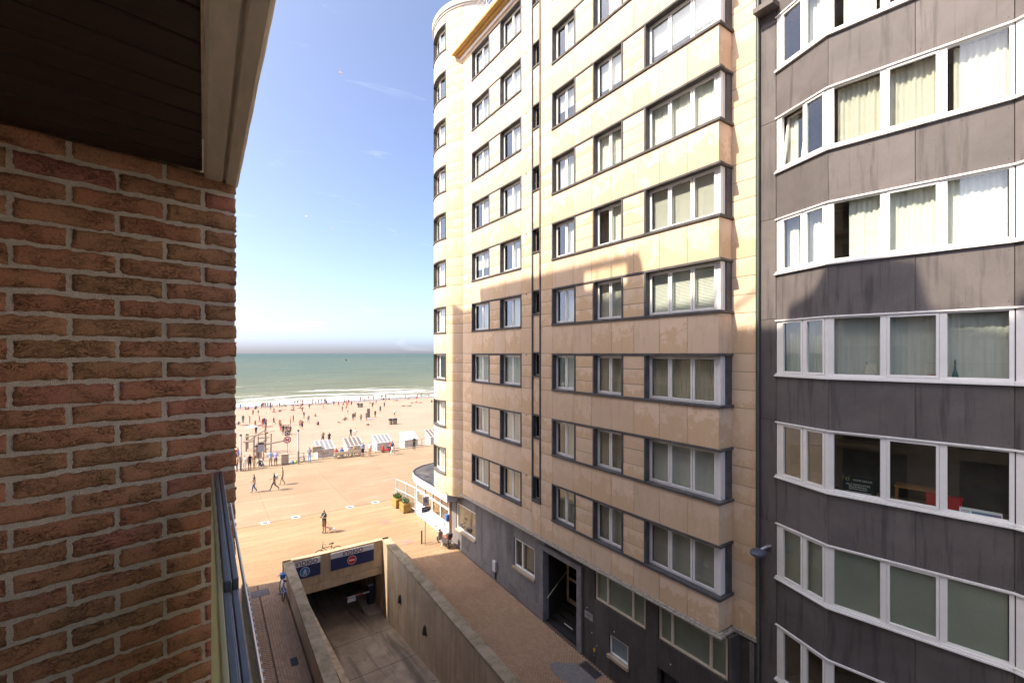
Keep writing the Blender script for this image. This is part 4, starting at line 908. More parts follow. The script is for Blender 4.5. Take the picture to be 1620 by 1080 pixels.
# ================================================================== GREY CLAD BUILDING
gb=empty('grey_clad_building',(14.2,3,gz(3)),'dark grey panelled apartment building with white angled window bays on the right','building')
GP=[(14.5,6.85),(13.95,5.25),(14.5,1.92),(13.95,.32),(14.5,-3.01),(13.95,-4.61),(14.5,-7.94)]
GS=-6.89; GPER=3.095; BH=1.72
grow=[GS+GPER*j for j in range(-2,8)]
def fdir(i):
    p,q=Vector(GP[i]),Vector(GP[i+1]); d=q-p; L_=d.length; d/=L_; return GP[i],(d.x,d.y),L_
b=MB(); b.box(15.35,27,-30,7.38,-14,20)
core=b.build('core',M_room,gb)
MB().box(14.56,15.4,6.83,7.40,-14,20).build('strip_backing',M_joint,gb)
# drain pipe and dark seam between the two buildings
MB().tube([(14.42,7.36,-13.9),(14.42,7.36,19)],.045,10).build('drainpipe',P('green_bronze_pipe',(.10,.12,.10),rough=.5,metal=.3),gb)
MB().box(14.5,14.62,7.33,7.47,-14,20).build('seam',M_black,gb)
jz=[-14,-11.5,-8.39,-5.2,-2.05,1.06,4.15,7.15,10.15,13.2,16.3]
for a,c in zip(jz[:-1],jz[1:]): MB().box(14.5,14.57,6.86,7.33,a+.006,c-.006).build('cladding_panel',M_clad,gb,bevel=.004)
M_sill=plain('white_sill',(.78,.77,.74),.4,var=.05,bmp=.03)
for i in range(len(GP)-1):
    P0,d,Lf=fdir(i); vis=i<3
    # structural spandrels behind the panels, one object per facet
    b=MB()
    for j in range(len(grow)-1): b.obox(P0,d,0,Lf,.035,1.1,grow[j]+BH+.002,grow[j+1]-.002)
    b.build('spandrel_core',M_joint,gb)
    for j,z in enumerate(grow):
        ztop=z+BH
        if j<len(grow)-1:
            cuts=[0,Lf] if Lf<2 else [0,1.765,Lf]
            for a,c in zip(cuts[:-1],cuts[1:]): MB().obox(P0,d,a+.006,c-.006,0,.034,ztop+.005,grow[j+1]-.005).build('cladding_panel',M_clad,gb,bevel=.003)
            if vis:
                for a,c in zip(cuts[:-1],cuts[1:]):
                    for aa in(a+.09,(a+c)/2,c-.09):
                        for zz in(ztop+.12,grow[j+1]-.14):
                            q=(P0[0]+d[0]*aa,P0[1]+d[1]*aa); MB().disc((q[0]+.001,q[1],zz),(d[1],-d[0],0),.012,.004,8).build('rivet',M_dark,gb) if i<2 and 1<j<8 else None
        # white sill and head strips
        MB().obox(P0,d,-.02,Lf+.02,-.07,.12,z,z+.05).obox(P0,d,-.01,Lf+.01,-.03,.12,z+.052,z+.10).build('sill',M_sill,gb,bevel=.006)
        MB().obox(P0,d,-.01,Lf+.01,-.045,.12,ztop-.045,ztop).build('head_strip',M_sill,gb,bevel=.006)
        zz0,zz1=z+.10,ztop-.045
        b=MB()
        if Lf<2:
            parts=[(.02,.20,0),(.92,.985,0),(1.60,Lf,0)]; sash=[(.205,.915),(.99,1.595)]; fixed=[]
        else:
            parts=[(0,.13,0),(1.10,1.225,0),(2.195,2.325,0),(3.295,Lf,0)]; sash=[(1.23,2.19)]; fixed=[(.13,1.10),(2.325,3.295)]
        for a,c,_ in parts: b.obox(P0,d,a,c,.0,.10,zz0,zz1)
        for a,c in sash:
            w=.06; open_=(i==0 and j==6 and a<.5)
            if open_: continue
            b.obox(P0,d,a,c,-.012,.06,zz0+.01,zz0+.01+w); b.obox(P0,d,a,c,-.012,.06,zz1-w-.01,zz1-.01); b.obox(P0,d,a,a+w,-.012,.06,zz0+.01+w,zz1-w-.01); b.obox(P0,d,c-w,c,-.012,.06,zz0+.01+w,zz1-w-.01)
        for a,c in fixed: b.obox(P0,d,a,c,.01,.08,zz0,zz0+.05); b.obox(P0,d,a,c,.01,.08,zz1-.04,zz1)
        wn=b.build('window',M_white,gb,bevel=.004)
        for a,c in sash+fixed:
            if (i==0 and j==6 and a<.5):
                # tilted-open sash, hinged at the foot
                bb2=MB(); w=.06; n=(-d[1],d[0]); lean=.22
                def q(aa,zz,o=0): k=(zz-zz0)/(zz1-zz0)*lean; return (P0[0]+d[0]*aa+n[0]*(k+o),P0[1]+d[1]*aa+n[1]*(k+o),zz)
                for (a0,a1,h0,h1) in((a,c,zz0+.01,zz0+.07),(a,c,zz1-.07,zz1-.01),(a,a+w,zz0+.07,zz1-.07),(c-w,c,zz0+.07,zz1-.07)): bb2.extr([q(a0,h0),q(a1,h0),q(a1,h1),q(a0,h1)],(n[0]*.06,n[1]*.06,0))
                bb2.build('open_sash',M_white,wn); MB().extr([q(a+w,zz0+.07,.03),q(c-w,zz0+.07,.03),q(c-w,zz1-.07,.03),q(a+w,zz1-.07,.03)],(n[0]*.006,n[1]*.006,0)).build('pane',M_glass,wn)
                continue
            MB().obox(P0,d,a+.02,c-.02,.035,.042,zz0+.02,zz1-.02).build('pane',M_glass,wn)
        # what hangs behind the glass, storey by storey
        def drape(a0,a1,mat,off=.26,amp=.03,name='curtain',gather=1.0):
            n_=max(10,int((a1-a0)*30)); bq=MB(); nn=(-d[1],d[0]); q_=random.random()*9
            for k in range(n_+1):
                aa=a0+(a1-a0)*k/n_; o=off+amp*math.sin(k*1.9+q_)+amp*.6*math.sin(k*.61+q_*2)
                bq.v+=[(P0[0]+d[0]*aa+nn[0]*o,P0[1]+d[1]*aa+nn[1]*o,z+.06),(P0[0]+d[0]*aa+nn[0]*(off+(o-off)*.6),P0[1]+d[1]*aa+nn[1]*(off+(o-off)*.6),ztop-.05)]
            for k in range(n_): bq.f.append((2*k,2*k+2,2*k+3,2*k+1)); bq.m.append(0)
            bq.build(name,mat,wn,smooth=True)
        long=Lf>2
        if j==5+0:   # storey with white curtains in the sun
            if long: drape(.42,Lf-.1,M_curt_w,amp=.035)
            else: drape(.15,.55,M_curt_w); drape(.9,1.6,M_curt_w)
        elif j==6:
            if long: drape(.18,1.12,M_curt_c,amp=.04); drape(1.28,2.3,M_curt_c,amp=.04); drape(2.42,Lf-.05,M_curt_c,amp=.04)
            else: drape(.15,.55,M_curt_c)
        elif j==4:
            drape(.1,Lf-.08,P('grey_net_curtain',(.50,.50,.45),rough=.9,var=.05),amp=.02)
        elif j==2:
            MB().obox(P0,d,.1,Lf-.1,.10,.105,z+.08,ztop-.05).build('patterned_film',M_sage,wn)
        elif j>=7:
            if long: drape(.3,1.0,M_curt_w); drape(2.5,3.2,M_blindw)
            else: drape(.9,1.6,M_curt_w)
        elif j==3 and long: MB().obox(P0,d,2.2,2.3,.5,.55,z+.06,ztop).build('room_post',P('taupe',(.30,.26,.21)),wn)
P0,d,Lf=fdir(1); nn=Vector((-d[1],d[0],0)); dd=Vector((d[0],d[1],0)); o3=Vector((P0[0],P0[1],0))
def gpt(a,o,z): v=o3+dd*a+nn*o; return (v.x,v.y,z)
# things on the window sills
z4=grow[4]+.06; sb=empty('model_sailboat',gpt(.86,.16,z4),'small model sailing boat with cream sail on the white window sill','model boat')
MB().extr([gpt(.62,.14,z4+.05),gpt(.70,.14,z4+.0),gpt(1.02,.14,z4+.0),gpt(1.08,.14,z4+.07)],tuple(nn*.05)).build('hull',P('varnished_hull',(.10,.06,.03),rough=.3),sb)
MB().extr([gpt(.74,.16,z4+.11),gpt(1.02,.16,z4+.10),gpt(.99,.16,z4+.36),gpt(.82,.16,z4+.38)],tuple(nn*.006)).build('sail',M_curt_c,sb); MB().tube([gpt(1.03,.165,z4+.06),gpt(.78,.165,z4+.42)],.006,6).build('mast',M_dark,sb)
bt=empty('glass_bottle',gpt(2.45,.17,z4),'tall teal glass bottle on the sill of the grey building','bottle')
b=MB(); prof=[(0,.05),(.07,.062),(.16,.05),(.24,.022),(.38,.014),(.45,.02),(.5,.008)]; c=gpt(2.45,.17,0)
b.tube([(c[0],c[1],z4+h) for h,_ in prof],[r_ for _,r_ in prof],12); b.build('body',P('teal_glass',(.01,.10,.10),rough=.1,bmp=0),bt,smooth=True)
tag(MB().sph(gpt(2.05,.2,z4+.07),.1,10,6,(1,1.6,.6)).build('red_cushion',P('dull_red',(.32,.10,.08)),smooth=True),'dull red cushion behind the glass beside the teal bottle','cushion')
z3=grow[3]+.06
# poster with white lettering
ps=empty('window_poster',gpt(.65,.06,z3),'black shop poster reading HOME DECOR with white lettering in the window','poster')
MB().extr([gpt(.24,.055,z3+.06),gpt(1.02,.055,z3+.06),gpt(1.02,.055,z3+.50),gpt(.24,.055,z3+.50)],tuple(nn*.008)).build('board',P('poster_black',(.018,.024,.022),rough=.4),ps)
def text(s,size,a,z,par,mat,o=.050,align='CENTER'):
    cu=bpy.data.curves.new('txt','FONT'); cu.body=s; cu.size=size; cu.align_x=align; cu.extrude=.001
    to=bpy.data.objects.new('txt',cu); COL.objects.link(to); bpy.context.view_layer.update(); me=bpy.data.meshes.new_from_object(to.evaluated_get(bpy.context.evaluated_depsgraph_get())); bpy.data.objects.remove(to)
    me.materials.clear(); me.materials.append(mat); ob=bpy.data.objects.new('lettering',me); COL.objects.link(ob)
    X=dd; Z=Vector((0,0,1)); Y=-nn; ob.matrix_world=Matrix.Translation(gpt(a,o,z))@Matrix((X,Z,X.cross(Z))).transposed().to_4x4(); ob.location=gpt(a,o,z); ob.rotation_euler=Matrix((X,Z,X.cross(Z))).transposed().to_euler(); setpar(ob,par); return ob
M_pt=P('poster_white',(.62,.62,.60),rough=.5,bmp=0); M_po=P('poster_gold',(.55,.38,.20),rough=.5,bmp=0)
text('HOME DECOR',.062,.74,z3+.40,ps,M_pt); text('ALLE RENOVATIES',.062,.64,z3+.28,ps,M_pt); text('Raambekleding',.062,.64,z3+.225,ps,M_pt); text('Schilderwerken',.062,.64,z3+.17,ps,M_pt)
b=MB(); 
for k in range(2): stroke(b,[(-.26,0-.03*k),(.28,0-.03*k)],.008,gpt(.64,.050,z3+.12),tuple(dd),(0,0,1),tuple(-nn),.001)
b.build('small_print',M_pt,ps)
b=MB(); org=gpt(.32,.050,z3+.385)
for pts_ in([(0,0),(0,.14)],[(0,.05)]+arc(.04,.05,.04,.035,180,0)+[(.08,0)],arc(.095,.035,.035,.035,0,360),[(.13,0),(.13,.13)]): stroke(b,pts_,.007,org,tuple(dd),(0,0,1),tuple(-nn),.001)
b.build('monogram',M_po,ps)
rc=empty('red_crate',gpt(2.2,.3,z3),'red plastic crate behind the window near the poster','crate'); MB().extr([gpt(1.95,.28,z3),gpt(2.55,.28,z3),gpt(2.55,.28,z3+.26),gpt(1.95,.28,z3+.26)],tuple(nn*.3)).build('tub',P('crate_red',(.45,.02,.02),rough=.35),rc); MB().extr([gpt(1.93,.27,z3+.26),gpt(2.57,.27,z3+.26),gpt(2.57,.27,z3+.3),gpt(1.93,.27,z3+.3)],tuple(nn*.32)).build('rim',P('crate_red',(.45,.02,.02)),rc)
bx=empty('printed_box',gpt(2.9,.14,z3),'long printed white and blue box on the sill under the dark window','box'); MB().extr([gpt(2.52,.1,z3),gpt(3.2,.1,z3),gpt(3.2,.1,z3+.17),gpt(2.52,.1,z3+.17)],tuple(nn*.12)).build('carton',M_swhite,bx)
for k,(a0,a1,cc) in enumerate(((2.72,2.9,(.10,.22,.30)),(2.9,3.06,(.12,.16,.30)),(3.06,3.18,(.22,.12,.28)))): MB().extr([gpt(a0,.097,z3+.02),gpt(a1,.097,z3+.02),gpt(a1,.097,z3+.14),gpt(a0,.097,z3+.14)],tuple(nn*.002)).build('printed_label',P('print%d'%k,cc),bx)
for k in range(3): MB().extr([gpt(2.55,.097,z3+.04+.04*k),gpt(2.69,.097,z3+.04+.04*k),gpt(2.69,.097,z3+.055+.04*k),gpt(2.55,.097,z3+.055+.04*k)],tuple(nn*.002)).build('print_line',P('print9',(.18,.24,.28)),bx)
tb=empty('work_table',gpt(1.7,.8,z3-.1),'cluttered work table dimly seen behind the dark window','table'); MB().extr([gpt(1.3,.55,z3+.3),gpt(2.1,.55,z3+.3),gpt(2.1,.55,z3+.33),gpt(1.3,.55,z3+.33)],tuple(nn*.5)).build('top',P('wood_table',(.36,.17,.07)),tb); MB().extr([gpt(1.33,.57,z3-.1),gpt(1.39,.57,z3-.1),gpt(1.39,.57,z3+.3),gpt(1.33,.57,z3+.3)],tuple(nn*.06)).build('leg',P('wood_table',(.36,.17,.07)),tb)
# street lamp on the wall
sl2=empty('wall_street_lamp',(14.5,7.1,-6.1),'blue grey street lamp head bracketed to the wall between the two buildings','street lamp')
MB().tube([(14.5,7.0,-5.95),(14.36,7.08,-5.97),(14.2,7.16,-6.05)],.04,8).build('bracket',M_metal,sl2); MB().box(14.47,14.5,6.98,7.14,-6.1,-5.9).build('wall_plate',M_metal,sl2)
b=MB(); 
ctr=Vector((14.12,7.2,-6.13)); ax=Vector((-.93,.36,-.05))
b.sph(ctr,.27,14,9,(1.15,.8,.42)); b.build('lamp_head',P('lamp_blue_grey',(.07,.085,.12),rough=.3),sl2,smooth=True); MB().sph((14.10,7.21,-6.2),.2,12,7,(1.1,.75,.32)).build('lens',P('lamp_lens',(.35,.38,.4),rough=.15),sl2,smooth=True)
# ledge high on the grey wall
MB().box(14.1,14.6,6.75,7.36,10.55,10.7).build('balcony_ledge',M_clad,gb)
# ================================================================== STREET FURNITURE
sp=empty('parking_sign_post',(12.17,28.2,gz(28.2)),'grey sign post with parking sign and blue plate beside the scooter','sign')
MB().tube([(12.22,28.2,gz(28.2)),(12.22,28.2,-9.5)],.032,10).build('post',M_metal,sp)
MB().box(12.02,12.47,28.13,28.16,-10.18,-9.56).build('parking_plate',P('pale_plate',(.52,.50,.50),rough=.4),sp,bevel=.004); MB().box(12.15,12.34,28.122,28.129,-9.93,-9.68).build('parking_symbol',P('parking_blue',(.03,.07,.28),rough=.4),sp)
b=MB(); stroke(b,[(0,0),(0,.16),(.05,.16)]+arc(.05,.12,.04,.04,90,-90)+[(0,.08)],.025,(12.215,28.121,-9.89),(1,0,0),(0,0,1),(0,-1,0),.003); b.build('letter_p',M_swhite,sp)
MB().box(11.96,12.54,28.13,28.16,-10.60,-10.24).build('lower_plate',P('plate_navy',(.03,.035,.09),rough=.4),sp,bevel=.004)
b=MB()
stroke(b,[(-.22,-.1),(.0,.08),(.22,.1)],.04,(12.25,28.129,-10.42),(1,0,0),(0,0,1),(0,-1,0),.003); stroke(b,[(-.2,.1),(.22,-.11)],.03,(12.25,28.129,-10.42),(1,0,0),(0,0,1),(0,-1,0),.004); b.build('plate_marks',M_swhite,sp)
bo=empty('bollard',(12.1,28.5,gz(28.5)),'short dark bollard directly behind the parking sign post','bollard'); MB().tube([(12.1,28.5,gz(28.5)),(12.1,28.5,gz(28.5)+.85)],.05,12).build('post',M_dark,bo); MB().sph((12.1,28.5,gz(28.5)+.85),.055,10,6).build('cap',M_dark,bo,smooth=True)
def wheel(b,c,ax,R_,t,rim,tyre):
    b.mi=tyre; b.ring(c,ax,R_-t,t,24,8); b.mi=rim; b.disc(Vector(c)-Vector(ax)*.02,ax,.07,.04,12)
    ax=Vector(ax).normalized(); ref=Vector((0,0,1)); u=ax.cross(ref).normalized(); w=ax.cross(u)
    for k in range(8): a=2*math.pi*k/8; b.tube([c,Vector(c)+(u*math.cos(a)+w*math.sin(a))*(R_-2*t)],.006,4)
# motor scooter, front towards +y
def moped():
    r=empty('motor_scooter',(13.2,27.5,gz(27.5)),'grey motor scooter with red seat parked against the cafe wall','scooter',rz=R(4))
    grey=P('scooter_grey',(.24,.22,.21),rough=.3); blk=M_black; red=P('scooter_seat_red',(.30,.09,.05),rough=.5)
    def ch(b,n,m,**k): return lchild(b.build(n,m,None,**k),r)
    for y,n in((.62,'front_wheel'),(-.62,'rear_wheel')):
        b=MB(); wheel(b,(0,y,.22),(1,0,0),.22,.05,0,1); ch(b,n,[M_metal,M_black],smooth=True)
    b=MB(); b.hexa([(-.16,.30,.20),(.16,.30,.20),(.16,-.3,.18),(-.16,-.3,.18)],[(-.17,.34,.28),(.17,.34,.28),(.17,-.3,.28),(-.17,-.3,.28)]); ch(b,'footboard',grey,bevel=.02)
    b=MB(); b.hexa([(-.05,.52,.36),(.05,.52,.36),(.17,.34,.27),(-.17,.34,.27)],[(-.10,.44,.86),(.10,.44,.86),(.19,.30,.80),(-.19,.30,.80)]); ch(b,'front_fairing',grey,bevel=.03)
    b=MB(); b.hexa([(-.06,.80,.36),(.06,.80,.36),(.07,.45,.40),(-.07,.45,.40)],[(-.05,.76,.47),(.05,.76,.47),(.07,.48,.55),(-.07,.48,.55)]); ch(b,'front_mudguard',grey,bevel=.02)
    b=MB(); b.hexa([(-.17,-.15,.28),(.17,-.15,.28),(.15,-.80,.36),(-.15,-.80,.36)],[(-.14,-.10,.66),(.14,-.10,.66),(.13,-.88,.70),(-.13,-.88,.70)]); ch(b,'rear_body',P('scooter_dark',(.07,.06,.06),rough=.3),bevel=.04)
    b=MB(); b.hexa([(-.14,-.05,.665),(.14,-.05,.665),(.13,-.72,.70),(-.13,-.72,.70)],[(-.11,-.08,.76),(.11,-.08,.76),(.11,-.70,.80),(-.11,-.70,.80)]); ch(b,'seat',red,bevel=.03)
    ch(MB().tube([(-.33,.34,.98),(-.15,.38,.97),(0,.40,.93),(.15,.38,.97),(.33,.34,.98)],.018,8),'handlebar',blk); ch(MB().tube([(0,.62,.22),(0,.44,.6),(0,.40,.94)],.03,8),'steering_column',blk)
    ch(MB().sph((0,.47,.90),.09,10,7,(1.1,.7,.8)),'headlight',P('lamp_lens',(.35,.38,.4)),smooth=True)
    for s in(-1,1): ch(MB().tube([(s*.22,.36,.98),(s*.30,.40,1.2)],.008,6).disc((s*.31,.41,1.24),(0,-1,.1),.06,.02,14),'mirror',blk)
    ch(MB().box(-.18,.18,-.98,-.66,.82,1.08),'top_box',P('scooter_dark',(.07,.06,.06)),bevel=.05); ch(MB().box(-.12,.12,-.995,-.96,.78,.84),'tail_light',P('tail_red',(.45,.015,.015),rough=.25),bevel=.01)
    ch(MB().box(-.09,.09,-.95,-.94,.50,.66),'number_plate',M_swhite); ch(MB().tube([(.16,-.1,.24),(.18,-.5,.26),(.18,-.85,.30)],[.03,.045,.05],10),'exhaust',M_metal); ch(MB().tube([(-.1,-.1,.2),(-.25,-.15,.02)],.014,6),'kickstand',M_metal)
    return r
moped()
def bicycle(x,y,z,rz,lean,fr,label,extra=None):
    r=empty('bicycle',(x,y,z),label,'bicycle'); r.rotation_euler=(lean[0],lean[1],rz)
    def ch(b,n,m,**k): return lchild(b.build(n,m,None,**k),r)
    for yy,n in((.52,'front_wheel'),(-.52,'rear_wheel')):
        b=MB(); wheel(b,(0,yy,.33),(1,0,0),.33,.022,0,1); ch(b,n,[M_metal,M_black])
    ch(MB().tube([(0,-.52,.33),(0,-.12,.30),(0,.34,.78)],.019,8).tube([(0,-.12,.30),(0,-.22,.82)],.019,8).tube([(0,-.2,.72),(0,.36,.72)],.019,8).tube([(0,-.52,.33),(0,-.2,.70)],.012,6),'frame',fr)
    ch(MB().tube([(0,.52,.33),(0,.36,.72),(0,.32,.92)],.017,8),'fork',fr); ch(MB().tube([(-.29,.18,.99),(-.2,.28,1.0),(0,.34,.94),(.2,.28,1.0),(.29,.18,.99)],.013,8),'handlebar',M_dark)
    ch(MB().hexa([(-.03,-.02,.86),(.03,-.02,.86),(.09,-.32,.86),(-.09,-.32,.86)],[(-.02,-.04,.90),(.02,-.04,.90),(.08,-.30,.92),(-.08,-.30,.92)]),'saddle',M_black,bevel=.01); ch(MB().tube([(0,-.22,.8),(0,-.2,.87)],.014,6),'seat_post',M_metal)
    ch(MB().disc((-.03,-.12,.30),(1,0,0),.09,.06,16),'crank',M_metal)
    ch(MB().box(-.17,-.03,-.13,-.05,.16,.18).box(.03,.17,-.19,-.11,.42,.44),'pedal',M_black)
    if extra: extra(r,ch)
    return r
bicycle(6.4,29.7,gz(29.7),R(90),(0,R(0)),M_dark,'dark bicycle half hidden behind the wall above the car park signs')
def guards(r,ch):
    bl=P('bike_blue',(.02,.16,.50),rough=.3); ch(MB().box(-.04,.04,-.92,-.3,.55,.62),'rear_guard',bl,bevel=.02); ch(MB().box(-.13,.13,.3,.62,.78,1.0),'front_basket',bl,bevel=.03); ch(MB().box(-.045,.045,-.1,.3,.45,.75),'frame_panel',M_swhite,bevel=.02); ch(MB().box(-.05,.05,.25,.8,.64,.69),'front_guard',bl,bevel=.02)
bicycle(3.36,26.6,gz(26.6),0,(0,R(9)),P('bike_blue',(.02,.16,.50),rough=.3),'blue and white bicycle leaning against the left ramp wall',guards)
# planters with leafy plants
M_wood=two('yellow_planter_wood',(.36,.22,.07),(.28,.165,.05),4,.3,.7,.7); M_leaf=two('planter_leaf',(.045,.10,.03),(.09,.15,.05),20,.3,.7,.6); 
for i,(x,y) in enumerate(((13.2,36.1),(13.32,34.75))):
    z=gz(y); r=empty('planter',(x,y,z),'yellow wooden planter box with green plants, '+('the one farther from the cafe' if i==0 else 'the one nearer the cafe'),'planter','planters by the windbreak')
    for k in range(4): MB().box(x-.30,x+.30,y-.46,y+.46,z+.06+k*.165,z+.215+k*.165).build('board',M_wood,r,bevel=.012)
    MB().box(x-.27,x+.27,y-.43,y+.43,z+.6,z+.70).build('soil',M_bed,r)
    for sx in(-1,1):
        for sy in(-1,1): MB().box(x+sx*.24-.04,x+sx*.24+.04,y+sy*.4-.04,y+sy*.4+.04,z,z+.06).build('foot',M_dark,r)
    b=MB(); q=random.Random(i)
    for k in range(170):
        a=q.uniform(0,6.28); c0=(x+q.uniform(-.25,.25),y+q.uniform(-.4,.4),z+.7+q.uniform(0,.06)); h=q.uniform(.1,.4); rr=q.uniform(.05,.18)
        tip=Vector((c0[0]+rr*math.cos(a),c0[1]+rr*math.sin(a),c0[2]+h)); w=Vector((-math.sin(a),math.cos(a),0))*.025; m=(Vector(c0)+tip)/2+Vector((0,0,.04))
        b.face([c0,m-w,tip,m+w])
    b.build('foliage',M_leaf,r)
    if i==1:
        b=MB()
        for k in range(26): b.sph((x+q.uniform(-.25,.25),y+q.uniform(-.4,.4),z+.85+q.uniform(0,.22)),.025,6,4)
        b.build('blossom',M_swhite,r)
# ---- promenade edge: railing, lamps, signs, bench, cabins
rail=empty('promenade_railing',(14,57.2,-12.6),'thin grey post and rail fence along the beach edge of the promenade','railing')
M_rp=plain('grey_rail_paint',(.30,.29,.28),.5,.2)
for i in range(17):
    x=-3+i*2.1; MB().box(x-.035,x+.035,57.17,57.23,-12.6,-11.55).build('post',M_rp,rail)
for h in(-11.58,-12.05): MB().tube([(-3,57.2,h),(31,57.2,h)],.022,6).build('rail',M_rp,rail)
for i,(x,y) in enumerate(((8.87,56.2),(3.25,56.5))):
    r=empty('lamp_post',(x,y,-12.6),'white column lamp with grey lower part, '+('standing right of the no dogs sign' if i==0 else 'at the edge of the brick wall'),'lamp post','promenade lamp columns')
    MB().tube([(x,y,-12.6),(x,y,-11.1)],.10,12).build('base',P('lamp_base_grey',(.20,.19,.18),rough=.5),r); MB().tube([(x,y,-11.1),(x,y,-8.9)],.095,12).build('column',M_wrail,r); MB().sph((x,y,-8.78),.12,12,8).build('lamp_cap',M_dark,r,smooth=True)
sg=empty('no_dogs_sign',(7.9,57.45,-12.6),'round red ringed no dogs sign below a square sign on a post','sign')
x,y=7.9,57.45
MB().tube([(x,y,-12.6),(x,y,-8.9)],.035,8).build('post',M_rp,sg); MB().box(x-.26,x+.26,y-.05,y-.03,-9.45,-8.9).build('square_plate',M_dark,sg); MB().ring((x,y-.06,-9.18),(0,1,0),.15,.03,20,6).build('square_plate_ring',M_swhite,sg); 
MB().disc((x,y-.04,-9.92),(0,-1,0),.40,.02,28).build('red_ring',M_sred,sg); MB().disc((x,y-.06,-9.92),(0,-1,0),.30,.012,28).build('white_disc',M_swhite,sg)
b=MB(); o_=(x,y-.073,-9.92); U=(1,0,0);Z=(0,0,1);O=(0,-1,0); stroke(b,[(-.16,0),(.14,0)],.12,o_,U,Z,O); stroke(b,[(-.14,0),(-.14,-.16)],.05,o_,U,Z,O); stroke(b,[(.12,0),(.12,-.16)],.05,o_,U,Z,O); stroke(b,[(.12,.02),(.2,.12)],.09,o_,U,Z,O); stroke(b,[(-.16,.02),(-.22,.1)],.03,o_,U,Z,O); b.build('dog_symbol',M_dark,sg)
b=MB(); stroke(b,[(-.27,.27),(.27,-.27)],.075,(x,y-.080,-9.92),U,Z,O); b.build('slash',M_sred,sg)
tp_=empty('info_post',(5.05,57.45,-12.6),'dark information panel on a post beside the wooden play frame','sign'); MB().box(5.0,5.08,57.42,57.5,-12.6,-9.9).build('post',M_dark,tp_); MB().box(4.95,5.55,57.4,57.43,-11.0,-9.95).build('panel',P('info_panel',(.35,.36,.40),rough=.4),tp_); MB().box(4.95,5.55,57.385,57.398,-10.15,-9.97).build('panel_header',M_dark,tp_)
bn=empty('litter_bin',(7.55,57.0,-12.6),'square brown litter bin at the railing below the no dogs sign','bin'); MB().box(7.2,7.75,56.75,57.1,-12.55,-11.55).build('body',P('bin_brown',(.38,.30,.21),rough=.6),bn,bevel=.02); MB().box(7.75,7.95,56.75,57.1,-12.55,-11.5).build('side_panel',M_rp,bn); MB().box(7.15,8.0,56.7,57.13,-11.5,-11.42).build('lid',P('bin_brown',(.38,.30,.21)),bn)
for (x,c,nm,lab) in((8.3,(.16,.30,.55),'bag','blue bag on the ground left of the white lamp column'),(8.65,(.45,.55,.14),'bag','lime green bag on the ground at the foot of the white lamp column')):
    r=empty(nm,(x,56.6,-12.6),lab,'bag'); MB().sph((x,56.6,-12.40),.2,9,7,(1,.7,1)).build('sack',P('bag%d'%int(x*10),c,rough=.6),r,smooth=True); MB().ring((x,56.6,-12.22),(0,1,0),.07,.012,10,5).build('handle',M_dark,r)
pb=empty('parked_bike_rack',(9.3,56.9,-12.6),'bicycle wheel stand with a grey wheel by the railing','bike rack'); b=MB(); wheel(b,(9.35,56.85,-12.25),(.3,1,0),.32,.03,0,1); b.build('wheel',[M_metal,M_black],pb); MB().tube([(9.0,56.9,-12.6),(9.0,56.9,-11.9),(9.7,56.9,-11.9),(9.7,56.9,-12.6)],.025,6).build('hoop',M_rp,pb)
# bench
be=empty('promenade_bench',(14.4,56.3,-12.6),'long cream bench facing the sea with people sitting on it','bench')
M_bench=plain('bench_cream',(.62,.52,.36),.6,var=.1)
for i in range(3):
    x0=12.85+i*1.05; MB().box(x0,x0+1.03,56.30,56.34,-12.12,-11.78).build('backrest',M_bench,be,bevel=.01); MB().box(x0,x0+1.03,56.36,56.80,-12.18,-12.12).build('seat',M_bench,be,bevel=.01)
for x in(12.9,13.88,14.93,15.9): MB().box(x-.03,x+.03,56.32,56.38,-12.6,-11.8).build('leg',M_rp,be); MB().box(x-.03,x+.03,56.72,56.78,-12.6,-12.18).build('leg',M_rp,be)
